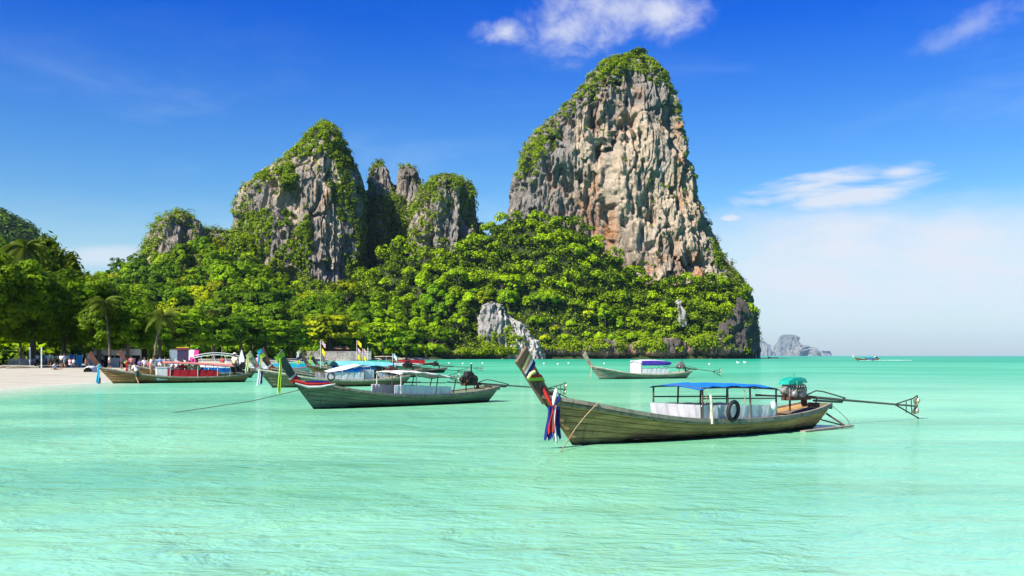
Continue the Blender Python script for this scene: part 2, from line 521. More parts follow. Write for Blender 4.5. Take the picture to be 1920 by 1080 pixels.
def crown_mesh(name, seed, rx, rz, cz, clumps, per, size, mat, crad=.33, bottom=-.45, umbrella=0.0):
    rng = np.random.default_rng(seed)
    D = unit(rng.normal(size=(clumps, 3)))
    D[:, 2] = np.where(D[:, 2] < bottom, -D[:, 2] * .8, D[:, 2])
    rr_ = rng.uniform(.5, 1.0, (clumps, 1)) ** .6
    lob = 1 + .25 * np.sin(3 * np.arctan2(D[:, 1], D[:, 0]) + seed)[:, None]
    C = D * rr_ * np.array([rx, rx, rz]) * lob * (1 - crad * .7)
    if umbrella:
        C[:, 2] = np.round(C[:, 2] / umbrella) * umbrella
    C[:, 2] += cz
    rad = crad * rx * rng.uniform(.65, 1.2, clumps)
    V, Q, tn = leaf_cloud(C, rad, per, size, rng, unit(D), .75 if not umbrella else .4)
    return np_mesh(name, V, Q, mat, {'tone': tn})


class MB:
    """collects boxes, bars, tubes and sheets into one mesh"""
    def __init__(self):
        self.v, self.f, self.s = [], [], []

    def add(self, V, Fc, smooth=False):
        o = len(self.v)
        self.v += [tuple(map(float, p)) for p in V]
        self.f += [tuple(int(i) + o for i in f) for f in Fc]
        self.s += [smooth] * len(Fc)
        return self

    def box(self, c, size, rot=None):
        x, y, z = (s / 2 for s in size)
        P = [Vector(p) for p in ((-x, -y, -z), (x, -y, -z), (x, y, -z), (-x, y, -z), (-x, -y, z), (x, -y, z), (x, y, z), (-x, y, z))]
        if rot is not None:
            P = [rot @ p for p in P]
        P = [p + Vector(c) for p in P]
        return self.add(P, [(0, 3, 2, 1), (4, 5, 6, 7), (0, 1, 5, 4), (1, 2, 6, 5), (2, 3, 7, 6), (3, 0, 4, 7)])

    def bar(self, a, b, wy, wz):
        """rectangular bar from a to b"""
        a, b = Vector(a), Vector(b)
        d = b - a
        q = d.to_track_quat('X', 'Z').to_matrix()
        return self.box((a + b) / 2, (d.length, wy, wz), q)

    def tube(self, pts, rad, seg=6, caps=True):
        pts = [Vector(p) for p in pts]
        n = len(pts)
        rad = [rad] * n if np.isscalar(rad) else list(rad)
        V = []
        ref = Vector((0, 0, 1))
        for i, p in enumerate(pts):
            d = (pts[min(i + 1, n - 1)] - pts[max(i - 1, 0)]).normalized()
            r = ref if abs(d.dot(ref)) < .95 else Vector((0, 1, 0))
            u = d.cross(r).normalized()
            v = u.cross(d)
            for k in range(seg):
                a = 2 * math.pi * k / seg
                V.append(p + (u * math.cos(a) + v * math.sin(a)) * rad[i])
        Fc = []
        for i in range(n - 1):
            for k in range(seg):
                k2 = (k + 1) % seg
                Fc.append((i * seg + k, i * seg + k2, (i + 1) * seg + k2, (i + 1) * seg + k))
        self.add(V, Fc, True)
        if caps:
            self.add(V[:seg], [tuple(range(seg))[::-1]])
            self.add(V[-seg:], [tuple(range(seg))])
        return self

    def ring(self, c, Rr, r, axis='y', seg=20, ts=8, sz=1.0):
        V, Fc = [], []
        for i in range(seg):
            a = 2 * math.pi * i / seg
            for k in range(ts):
                b = 2 * math.pi * k / ts
                rr2 = Rr + r * math.cos(b)
                p = (rr2 * math.cos(a), r * math.sin(b), rr2 * math.sin(a) * sz)
                if axis == 'z': p = (p[0], p[2], p[1])
                if axis == 'x': p = (p[1], p[0], p[2])
                V.append((p[0] + c[0], p[1] + c[1], p[2] + c[2]))
                Fc.append((i * ts + k, ((i + 1) % seg) * ts + k, ((i + 1) % seg) * ts + (k + 1) % ts, i * ts + (k + 1) % ts))
        return self.add(V, Fc, True)

    def loft(self, rings, closed=True, caps=True, smooth=True):
        k = len(rings[0])
        V = [p for r in rings for p in r]
        Fc = []
        for i in range(len(rings) - 1):
            for j in range(k if closed else k - 1):
                j2 = (j + 1) % k
                Fc.append((i * k + j, i * k + j2, (i + 1) * k + j2, (i + 1) * k + j))
        self.add(V, Fc, smooth)
        if caps and closed:
            self.add(rings[0], [tuple(range(k))[::-1]])
            self.add(rings[-1], [tuple(range(k))])
        return self

    def ball(self, c, r, nu=8, nv=6):
        r = (r,) * 3 if np.isscalar(r) else r
        rings = []
        for i in range(nv + 1):
            t_ = math.pi * i / nv
            rings.append([(c[0] + r[0] * max(math.sin(t_), .02) * math.cos(2 * math.pi * k / nu), c[1] + r[1] * max(math.sin(t_), .02) * math.sin(2 * math.pi * k / nu), c[2] - r[2] * math.cos(t_)) for k in range(nu)])
        return self.loft(rings)

    def build(self, name, mat, parent=None, recalc=True):
        me = bpy.data.meshes.new(name)
        me.from_pydata(self.v, [], self.f)
        me.polygons.foreach_set('use_smooth', self.s)
        if recalc:
            bm = bmesh.new()
            bm.from_mesh(me)
            bmesh.ops.recalc_face_normals(bm, faces=bm.faces)
            bm.to_mesh(me)
            bm.free()
        if mat:
            me.materials.append(mat)
        me.update()
        return link(name, me, parent)

# ------------------------------------------------------------------ cliffs
def cliff(name, prof, dc, b0, seed, nz, nf, amp, mat, ex=.72, grey=None, zmin=-3.0, bpow=.55, overhang=1.0, fine=1.0, label=None, bias=3.2, big=1.0):
    """rock tower: prof rows (row, left, right) give its width at every height, at depth dc; b0 = half depth"""
    pr = np.array(sorted(prof, key=lambda r: -r[0]), float)
    zz = CH + (HZ - pr[:, 0]) / F * dc
    xl = (pr[:, 1] - 960) / F * dc
    xr = (pr[:, 2] - 960) / F * dc
    z = np.linspace(zmin, zz[-1], nz)
    tz = (z - zmin) / (z[-1] - zmin)
    XL, XR = np.interp(z, zz, xl), np.interp(z, zz, xr)
    a = np.maximum((XR - XL) / 2, .5)
    cx = (XL + XR) / 2
    top = np.clip((1 - tz) / .05, 0.02, 1) ** .5
    bb = b0 * (a / a.max()) ** bpow * top
    nb = nf // 4
    ph = np.concatenate([np.linspace(0, math.pi, nf, endpoint=False), np.linspace(math.pi, 2 * math.pi, nb, endpoint=False)])
    c, s = np.cos(ph), np.sin(ph)
    ux, uy = np.sign(c) * np.abs(c) ** ex, -np.sign(s) * np.abs(s) ** ex
    X = cx[:, None] + a[:, None] * ux
    Y = dc + bb[:, None] * uy
    Z = np.repeat(z[:, None], len(ph), 1)
    nx, ny = c[None, :] / a[:, None], -s[None, :] / bb[:, None]
    ln = np.sqrt(nx ** 2 + ny ** 2)
    nx, ny = nx / ln, ny / ln
    sd_ = seed * 13
    X0, Y0, Z0 = X, Y, Z
    X, Y, Z = X / big, Y / big, Z / big
    rim = (.45 + .55 * np.abs(s) ** .7)[None, :]
    d = amp * (-bias + 6.0 * rim * fbm(X / 48, Y / 48, Z / 70, sd_, 3)
               + 3.6 * (ridged(X / 19, Y / 19, Z / 95, sd_ + 20, 3) - .4)
               + 2.6 * fbm(X / 7.5, Y / 7.5, Z / 34, sd_ + 40, 3)
               + 1.7 * fine * (ridged(X / 4.2, Y / 4.2, Z / 24, sd_ + 60, 2) - .4)
               + .9 * fine * fbm(X / 1.8, Y / 1.8, Z / 3.5, sd_ + 80, 2))
    d = d + amp * fine * 1.3 * (ridged(X / 2.3, Y / 2.3, Z / 9, sd_ + 90, 2) - .4) - amp * 9 * np.clip(fbm(X / 4.6, Y / 4.6, Z / 9.5, sd_ + 95, 2) - .38, 0, .5)
    for sx_, sz_, am_, wd_, k_ in ((11, 60, 3.4, 9, 0), (5, 20, 1.6, 6, 7)):      # sharp clefts
        d = d - amp * am_ * np.clip(1 - np.abs(vnoise(X / sx_ + .6 * vnoise(Z / sz_ * 3, Y / sx_, X / sx_, sd_ + 170), Y / sx_, Z / sz_, sd_ + 180 + k_)) * wd_, 0, 1)
    # overhanging tiers with hanging curtains of rock
    wv = 26 * fbm(X / 26, Y / 26, Z / 80, sd_ + 100, 3) + 8 * ridged(X / 5, Y / 5, Z / 200, sd_ + 110, 2)
    for per, am in ((37, 4.6), (15, 1.1)):
        ph_ = (Z + wv) / per
        saw = ph_ - np.floor(ph_)
        strength = np.clip(fbm(X / 24, Y / 24, Z / 25, sd_ + 120 + per, 2) * 1.6 + .12, 0, 1.2)
        d = d + amp * overhang * am * strength * (np.where(saw < .1, saw / .1 * -1 + 0, 0) + np.where(saw >= .1, 1 - saw, 0) - .4) * np.where(saw < .1, 1, 1)
    cav = np.clip(fbm(X / 14, Y / 14, Z / 24, sd_ + 140, 3) - .27, 0, .5)
    d = d - amp * 21 * cav
    X, Y, Z = X0, Y0, Z0
    d = d * (.55 + .45 * np.abs(s) ** .6)[None, :]
    X = X + nx * d
    Y = Y + ny * d
    Z = Z + amp * 1.2 * fbm(X / 6 / big, Y / 6 / big, Z / 6 / big, sd_ + 160, 2) * np.clip(tz, 0, 1)[:, None]
    # crown of the tower closes onto its axis
    P = np.stack([X, Y, Z], -1)
    du = np.roll(P, -1, 1) - np.roll(P, 1, 1)
    dv = np.gradient(P, axis=0)
    N = unit(np.cross(dv, du))
    nr, nc = P.shape[:2]
    Q = grid_quads(nr, nc, True)
    V = np.concatenate([P.reshape(-1, 3), [[cx[-1], dc, P[-1, :, 2].max() + .6]]])
    gr = np.zeros((nr, nc))
    if grey is not None:
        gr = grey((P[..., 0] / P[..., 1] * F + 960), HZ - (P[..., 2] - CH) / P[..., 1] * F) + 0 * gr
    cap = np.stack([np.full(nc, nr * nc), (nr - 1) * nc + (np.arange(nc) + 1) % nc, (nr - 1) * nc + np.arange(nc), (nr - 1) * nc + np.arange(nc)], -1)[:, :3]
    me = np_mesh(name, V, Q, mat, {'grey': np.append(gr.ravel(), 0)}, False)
    bm = bmesh.new()
    bm.from_mesh(me)
    bm.verts.ensure_lookup_table()
    for tri in cap:
        try:
            bm.faces.new([bm.verts[i] for i in tri])
        except ValueError:
            pass
    bm.to_mesh(me)
    bm.free()
    o = link(name, me)
    tag(o, kind='structure', label=label)
    return P, N


SHRUBS = []     # (centres, radii, outward, tone)


def scatter(P, N, count, seed, weight, r=(1.2, 2.6), tone=(.2, .8), embed=.42):
    """pick points of a cliff where plants hold on; weight(px, py, P, N)"""
    rng = np.random.default_rng(seed)
    p, n = P.reshape(-1, 3), N.reshape(-1, 3)
    px, py = p[:, 0] / p[:, 1] * F + 960, HZ - (p[:, 2] - CH) / p[:, 1] * F
    wt = np.clip(weight(px, py, p, n), 0, None)
    tot = wt.sum()
    if tot <= 0: return
    idx = rng.choice(len(p), size=count, p=wt / tot)
    rad = r[0] + (r[1] - r[0]) * 1.4 * rng.uniform(0, 1, count) ** 1.8
    C = p[idx] + n[idx] * (rad * embed)[:, None]
    SHRUBS.append((C, rad, unit(n[idx] + np.array([0, 0, .4])), rng.uniform(*tone, count)))


def front(n): return np.clip(-n[:, 1] + .45, 0, 1)
def ledge(n, lo=.25): return np.clip((n[:, 2] - lo) * 3, 0, 1)
def nz3(p, s, seed): return fbm(p[:, 0] / s, p[:, 1] / s, p[:, 2] / s, seed, 3)


def soft(v, lo, hi): return np.clip((v - lo) / (hi - lo), 0, 1)


# the great tower
PA = [(97, 1196, 1203), (100, 1183, 1214), (104, 1169, 1222), (118, 1142, 1232), (140, 1114, 1248), (162, 1094, 1258), (186, 1072, 1266), (212, 1044, 1273), (236, 1016, 1278),
      (275, 986, 1290), (312, 966, 1296), (350, 957, 1303), (380, 952, 1311), (402, 948, 1320), (440, 944, 1340), (480, 940, 1362), (505, 938, 1377), (530, 935, 1396),
      (546, 930, 1408), (580, 930, 1416), (620, 930, 1420), (672, 930, 1424)]
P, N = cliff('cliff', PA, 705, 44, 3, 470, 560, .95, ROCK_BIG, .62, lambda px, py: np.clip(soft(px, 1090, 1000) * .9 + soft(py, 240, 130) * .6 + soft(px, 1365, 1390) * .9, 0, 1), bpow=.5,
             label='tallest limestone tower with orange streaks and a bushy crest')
edge_l = np.interp(np.arange(0, 700), [r[0] for r in PA], [r[1] for r in PA])
def el(py): return np.interp(py, [r[0] for r in PA], [r[1] for r in PA])
scatter(P, N, 950, 11, lambda px, py, p, n: front(n) * (soft(px - el(py), 46, 8) * (py < 330) * (.6 + soft(nz3(p, 14, 3), -.2, .3)) + 2.2 * soft(py, 150, 118)), (1.0, 2.1), (.3, .95))
scatter(P, N, 260, 12, lambda px, py, p, n: front(n) * (in_poly(px, py, [(1190, 92), (1270, 150), (1290, 270), (1275, 260), (1245, 165), (1200, 145), (1140, 160), (1120, 140)]) * 1.0), (.9, 1.9), (.1, .7))
scatter(P, N, 150, 13, lambda px, py, p, n: front(n) * in_poly(px, py, [(955, 300), (1040, 240), (1060, 255), (1010, 310), (1000, 345), (962, 330)]), (1.2, 2.6), (.35, .95))
scatter(P, N, 260, 14, lambda px, py, p, n: front(n) * ledge(n, .1) * (nz3(p, 20, 8) > .1) * (py < 560), (.6, 1.3), (.1, .7))
scatter(P, N, 520, 15, lambda px, py, p, n: in_poly(px, py, [(1345, 440), (1385, 500), (1430, 570), (1430, 640), (1385, 640), (1370, 560), (1345, 500), (1300, 330), (1312, 330)]) * (front(n) + .2) * (nz3(p, 10, 8) > -.05), (1.0, 2.6), (.1, .75))

# the middle tower: lit left flank, pale pillar, shaded right flank
PB = [(232, 600, 616), (240, 586, 632), (255, 572, 646), (275, 562, 655), (295, 545, 662), (310, 528, 668), (328, 500, 675), (345, 474, 680), (358, 452, 683), (372, 446, 686), (400, 442, 688),
      (440, 440, 690), (500, 440, 692), (560, 440, 692), (672, 440, 694)]
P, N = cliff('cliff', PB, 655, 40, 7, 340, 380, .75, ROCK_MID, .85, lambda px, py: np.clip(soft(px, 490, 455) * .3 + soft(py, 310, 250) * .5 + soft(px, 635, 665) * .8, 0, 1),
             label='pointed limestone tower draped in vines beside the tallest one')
def el2(py): return np.interp(py, [r[0] for r in PB], [r[1] for r in PB])
scatter(P, N, 520, 21, lambda px, py, p, n: front(n) * (1.2 * soft(py, 300, 262) + soft(px - el2(py), 50, 8) * (py < 400)), (1.0, 2.2), (.3, .95))
scatter(P, N, 760, 22, lambda px, py, p, n: front(n) * in_poly(px, py, [(606, 240), (650, 262), (690, 380), (700, 560), (650, 520), (640, 420), (612, 340)]) * (nz3(p, 9, 4) > -.15), (.9, 2.1), (.05, .6))
scatter(P, N, 1500, 23, lambda px, py, p, n: front(n) * (in_poly(px, py, [(500, 500), (575, 405), (585, 440), (578, 600), (510, 600)]) * 1.0 + .8 * in_poly(px, py, [(440, 400), (520, 390), (505, 470), (470, 560), (440, 580)])), (1.1, 2.2), (.15, .85), .15)
scatter(P, N, 420, 24, lambda px, py, p, n: front(n) * in_poly(px, py, [(480, 330), (560, 300), (545, 420), (500, 430)]) * (nz3(p, 10, 14) > .05), (.9, 1.8), (.1, .7))
scatter(P, N, 200, 25, lambda px, py, p, n: front(n) * ledge(n, .05) * (nz3(p, 14, 18) > 0), (.7, 1.5), (.1, .8))

# twin pinnacles and the domed tower between the two big ones
P, N = cliff('cliff', [(301, 707, 710), (304, 703, 717), (311, 697, 727), (322, 693, 735), (345, 690, 742), (380, 686, 750), (450, 686, 748), (672, 680, 770)], 690, 17, 9, 200, 200, .55, ROCK_MID, .8, lambda px, py: .5 + 0 * px, bias=1.0,
             label='slim grey pinnacle left of its twin')
scatter(P, N, 420, 31, lambda px, py, p, n: front(n) * (soft(px, 712, 700) * (py < 370) + soft(py, 322, 308) + 1.4 * soft(py, 345, 385)), (1.2, 2.8), (.15, .8))
scatter(P, N, 620, 35, lambda px, py, p, n: (front(n) + .1) * in_poly(px, py, [(692, 372), (740, 365), (800, 390), (800, 570), (690, 570)]) * (py > 350), (1.4, 3.0), (.0, .7))
P, N = cliff('cliff', [(309, 765, 768), (312, 757, 777), (318, 748, 784), (330, 745, 789), (352, 742, 794), (385, 738, 802), (450, 734, 805), (672, 720, 820)], 688, 17, 10, 200, 200, .55, ROCK_MID, .8, lambda px, py: .5 + 0 * px, bias=1.0,
             label='blunt grey pinnacle right of its slimmer twin')
scatter(P, N, 400, 32, lambda px, py, p, n: front(n) * (soft(px, 772, 784) * (py < 360) + soft(py, 326, 314) * .5 + 1.4 * soft(py, 370, 405)), (1.2, 2.8), (.15, .8))
scatter(P, N, 620, 36, lambda px, py, p, n: (front(n) + .1) * in_poly(px, py, [(692, 372), (740, 365), (800, 390), (800, 570), (690, 570)]) * (py > 350), (1.4, 3.0), (.0, .7))
PCD = [(331, 822, 850), (340, 802, 868), (355, 788, 882), (375, 778, 892), (400, 772, 899), (440, 764, 904), (500, 768, 902), (560, 765, 905), (672, 760, 908)]
P, N = cliff('cliff', PCD, 672, 30, 12, 260, 280, .85, ROCK_MID, .8, lambda px, py: .3 + 0 * px, bias=1.6, label='round topped tower hung with green beside the pinnacles')
scatter(P, N, 1150, 33, lambda px, py, p, n: front(n) * (soft(nz3(p, 11, 21), -.3, .1) * .9 + soft(py, 372, 345)), (1.2, 2.8), (.15, .9))
# saddle of rock behind the pinnacles, thick with trees
P, N = cliff('cliff', [(350, 712, 730), (353, 705, 806), (364, 694, 812), (398, 690, 850), (420, 690, 900), (470, 684, 930), (560, 680, 960), (672, 680, 980)], 700, 22, 14, 150, 260, .6, ROCK_MID, .8, lambda px, py: .8 + 0 * px, label='dark overgrown saddle between the towers')
scatter(P, N, 160, 37, lambda px, py, p, n: (front(n) + .3) * soft(py, 374, 356), (1.0, 3.0), (.2, .7))
scatter(P, N, 900, 34, lambda px, py, p, n: front(n), (1.6, 3.4), (.0, .45))

# small tower at the left end of the wall
PD = [(397, 325, 345), (403, 312, 362), (415, 300, 380), (435, 288, 392), (460, 278, 398), (500, 268, 402), (560, 262, 405), (672, 258, 410)]
P, N = cliff('cliff', PD, 610, 26, 16, 240, 240, .6, ROCK_MID, .8, lambda px, py: .35 + 0 * px, label='low rock tower overgrown with trees at the left')
scatter(P, N, 780, 41, lambda px, py, p, n: front(n) * (soft(py, 425, 408) * 1.2 + soft(np.abs(px - 335), 18, 34) * 1.2 + soft(py, 440, 470)), (1.4, 3.2), (.2, .9))
# ridge of rock from the small tower to the middle one
P, N = cliff('cliff', [(432, 385, 430), (440, 366, 470), (470, 330, 480), (520, 240, 490), (560, 200, 500), (672, 190, 510)], 618, 20, 18, 160, 300, .6, ROCK_MID, .8, lambda px, py: .3 + 0 * px, label='overgrown rock ridge between the small and the middle tower')
scatter(P, N, 1300, 42, lambda px, py, p, n: front(n) * soft(nz3(p, 14, 61), -.4, -.1), (1.2, 2.9), (.25, 1.0))

# pale outcrop at the water under the jungle
P, N = cliff('rock_outcrop', [(567, 914, 932), (576, 901, 948), (596, 894, 972), (620, 892, 990), (640, 896, 1008), (660, 900, 1017), (675, 896, 1020)], 576, 9, 22, 190, 240, .50, ROCK_PALE, .8, lambda px, py: .25 + 0 * px, zmin=-1.5, fine=2.2, bias=.5,
             label='pale grey rock outcrop at the water among green bushes')
scatter(P, N, 120, 51, lambda px, py, p, n: front(n) * in_poly(px, py, [(890, 635), (955, 612), (985, 640), (950, 680), (890, 680)]), (.9, 1.9), (.4, 1.0))
P, N = cliff('rock_outcrop', [(563, 1268, 1273), (570, 1265, 1280), (585, 1266, 1288), (620, 1264, 1292)], 614, 5, 23, 80, 100, .36, ROCK_PALE, .8, lambda px, py: .3 + 0 * px, zmin=20, fine=2.0, label='small grey rock tooth poking out of the jungle')

# sea cliff along the shore: a notched wall under the jungle
s = np.linspace(0, 1, 560)
wp = np.interp(s, [0, .1, 1], [862, 920, 1418])
wd = np.interp(np.minimum(wp, 1419), TAB[:, 0], TAB[:, 1]) - 2.5
wx = (wp - 960) / F * wd
wh = np.interp(wp, [862, 960, 1040, 1110, 1200, 1300, 1360, 1400, 1418], [4, 7, 8.5, 11, 12, 13, 17, 38, 30])
tx, ty = np.gradient(wx), np.gradient(wd)
ll = np.hypot(tx, ty)
onx, ony = ty / ll, -tx / ll
v = np.linspace(0, 1, 60)
wh = wh + 2.5 * fbm(wx / 9, wd / 9, 0 * wx, 71, 3)
Zw = -1.2 + v[:, None] * (wh[None, :] + 1.2)
Xw = np.repeat(wx[None, :], 60, 0); Yw = np.repeat(wd[None, :], 60, 0)
d = 3.6 * fbm(Xw / 16, Yw / 16, Zw / 20, 72, 3) + 2.6 * (ridged(Xw / 6, Yw / 6, Zw / 16, 75, 3) - .4) + .7 * fbm(Xw / 1.7, Yw / 1.7, Zw / 3, 78, 2)
d = d - 4.2 * np.exp(-((Zw - .9) / 1.5) ** 2) - 3 * np.clip(fbm(Xw / 9, Yw / 9, Zw / 9, 80, 2) - .3, 0, 1)
d = d - 5 * np.clip((v[:, None] - .75) / .25, 0, 1) ** 2
Pw = np.stack([Xw + onx * d, Yw + ony * d, Zw], -1)
o = link('cliff', np_mesh('sea_cliff', Pw.reshape(-1, 3), grid_quads(60, 560)[:, ::-1], ROCK_LOW, {'grey': np.repeat(.3 + .5 * soft(wp, 1350, 1390)[None], 60, 0)}, True))
tag(o, kind='structure', label='low brown sea cliff with a dark notch at the water')
Nw = unit(np.stack([np.repeat(onx[None], 60, 0), np.repeat(ony[None], 60, 0), 0 * Zw + .3], -1))
scatter(Pw, Nw, 620, 61, lambda px, py, p, n: soft(p[:, 2], 4, 9) * soft(nz3(p, 12, 91), -.15, .2) * (px > 950) + soft(p[:, 2], 1, 3) * (px < 1010) * .6, (.8, 2.2), (.4, 1.0), .4)

# hill far behind the beach on the left, islands out at sea
FAR_GREEN = simple('far_slope', (.022, .050, .016), .95, var=.7, scale=.06, spec=.1)
P, N = cliff('hill', [(400, -160, -60), (404, -190, 8), (414, -220, 30), (430, -240, 55), (445, -260, 72), (470, -280, 90), (530, -300, 120), (672, -330, 190)], 1150, 90, 26, 110, 200, 1.0, FAR_GREEN, .9, label='dark forested hill far behind the beach')
NEAR_SHRUBS = SHRUBS
SHRUBS = []
scatter(P, N, 1500, 71, lambda px, py, p, n: front(n) * soft(px, -120, -20) * (py < 600), (4, 8), (.1, .5))
far_shrubs = SHRUBS[0]
SHRUBS = NEAR_SHRUBS
V, Q, tn = leaf_cloud(far_shrubs[0], far_shrubs[1], 26, 3.2, np.random.default_rng(2), far_shrubs[2], .85, far_shrubs[3])
tag(link('far_forest', np_mesh('far_forest', V, Q, LEAF_DARK, {'tone': tn})), 'dark forest covering the hill far behind the beach', 'forest', kind='stuff')
for nm, pr, dd, bb_, sd2, lab in (
    ('island', [(614, 1404, 1414), (622, 1400, 1421), (636, 1396, 1428), (648, 1392, 1450), (660, 1390, 1454), (668, 1388, 1456)], 14200, 370, 31, 'hazy blue island just right of the tall tower'),
    ('island', [(628, 1470, 1492), (632, 1462, 1500), (640, 1457, 1504), (650, 1450, 1507), (668, 1444, 1510)], 13200, 350, 33, 'hazy steep island with white cliffs on the horizon'),
    ('island', [(648, 1496, 1510), (652, 1490, 1524), (658, 1482, 1534), (664, 1474, 1541), (668, 1470, 1542)], 11500, 240, 35, 'low green island in front of the steep hazy one'),
    ('island', [(658, 1546, 1553), (662, 1541, 1558), (668, 1538, 1562)], 16800, 190, 37, 'faintest and smallest island on the horizon')):
    cliff(nm, pr, dd, bb_, sd2, 130, 200, dd / 1000, ROCK_FAR, .9, lambda px, py: .3 + .6 * soft(py, 652, 640), label=lab, zmin=-5, overhang=.0, big=dd / 420, bias=1.0)

# ------------------------------------------------------------------ trees
CROWN = [crown_mesh('crown', 100 + i, 5.4, 4.6, 7.2, 30, 120, .62, LEAF, .33, -.5) for i in range(5)]
FINE = [crown_mesh('crown', 220 + i, 4.8, 5.2, 7.4, 70, 64, .46, LEAF, .21, -.6) for i in range(3)]
OPEN = [crown_mesh('crown', 240 + i, 5.8, 3.6, 8.0, 20, 110, .55, LEAF, .26, -.2) for i in range(3)]
CROWN_TALL = [crown_mesh('crown', 120 + i, 4.3, 6.6, 8.6, 34, 110, .60, LEAF, .34, -.7) for i in range(3)]
BUSH = [crown_mesh('crown', 140 + i, 4.4, 3.4, 2.4, 26, 120, .55, LEAF, .36, -.2) for i in range(3)]
WIDE = [crown_mesh('crown', 160 + i, 7.6, 4.9, 7.2, 80, 120, .60, LEAF, .24, -.8, 1.5) for i in range(3)]
BEACH = [crown_mesh('crown', 180 + i, 6.8, 6.4, 8.4, 120, 190, .36, LEAF_DARK, .20, -.92) for i in range(4)]


def trunk_mesh(seed, h, r):
    rng = random.Random(seed)
    b = MB()
    top = Vector((rng.uniform(-.6, .6), rng.uniform(-.6, .6), h))
    pts = [Vector((0, 0, -.8)), Vector((rng.uniform(-.2, .2), 0, h * .4)), top * .75 + Vector((0, 0, 0)), top]
    b.tube(pts, [r * 1.25, r, r * .8, r * .5], 8)
    for k in range(5):
        a = k * 1.26 + rng.uniform(-.3, .3)
        z0 = h * rng.uniform(.55, .8)
        e = Vector((math.cos(a) * h * .42, math.sin(a) * h * .42, z0 + h * .35))
        b.tube([Vector((0, 0, z0)), e * .5 + Vector((0, 0, z0 * .5 + .3)), e], [r * .5, r * .35, r * .15], 6)
    o = b.build('trunk', BARK)
    me = o.data
    bpy.data.objects.remove(o)
    return me


TRUNK = [trunk_mesh(i, 6.5, .26) for i in range(3)]
TRUNK_BIG = [trunk_mesh(10 + i, 8.5, .42) for i in range(3)]
tr = random.Random(5)
TREE_NAMES = {}


def tree(kind, crowns, trunks, x, y, z, s, col, label, group, sz=1.0):
    o = empty(kind, (x, y, z), tr.uniform(0, 6.28))
    o.scale = (s, s, s * sz)
    tag(o, label, 'bush' if kind == 'bush' else 'tree', group)
    c = link('crown', tr.choice(crowns), o)
    c.color = (*col, 1)
    if trunks:
        link('trunk', tr.choice(trunks), o)
    return o


TINT = {'lime': (1.12, 1.16, .8), 'yellow': (1.38, 1.10, .7), 'green': (.80, .92, .9), 'dark': (.48, .66, .9), 'brown': (1.15, .80, 1.2), 'pale': (1.45, 1.15, 3.0)}
ADJ = {'lime': 'bright lime green', 'yellow': 'yellow green', 'green': 'mid green', 'dark': 'dark green', 'brown': 'brownish', 'pale': 'pale cream'}
# slopes: one jungle tree after another, spaced apart
rng = np.random.default_rng(77)
cand = []
for _ in range(24000):
    px_ = rng.uniform(190, 1405)
    lo, hi = np.interp(px_, TAB[:, 0], TAB[:, 2]), np.interp(px_, TAB[:, 0], TAB[:, 3]) + 6
    d_ = lo + (hi - lo) * rng.uniform(0, 1) ** .75
    if px_ < 700 and d_ < 425: continue
    cand.append((px_, d_))
cand = np.array(cand)
CX = (cand[:, 0] - 960) / F * cand[:, 1]
taken = []
gridc = {}
for i in range(len(cand)):
    x, y = CX[i], cand[i, 1]
    rad = 6.6 if cand[i, 0] > 820 else 7.4
    key = (int(x // 8), int(y // 8))
    if all((x - a) ** 2 + (y - b) ** 2 > rad * rad for u in (-1, 0, 1) for v_ in (-1, 0, 1) for a, b in gridc.get((key[0] + u, key[1] + v_), ())):
        gridc.setdefault(key, []).append((x, y))
        taken.append((cand[i, 0], y))
taken.sort(key=lambda p: p[1] + (0 if p[0] > 780 else 40))
ROCKZONE = [(876, 570), (925, 548), (1005, 600), (1030, 690), (880, 690)]
JUNGLE_REST = []
nn = 0
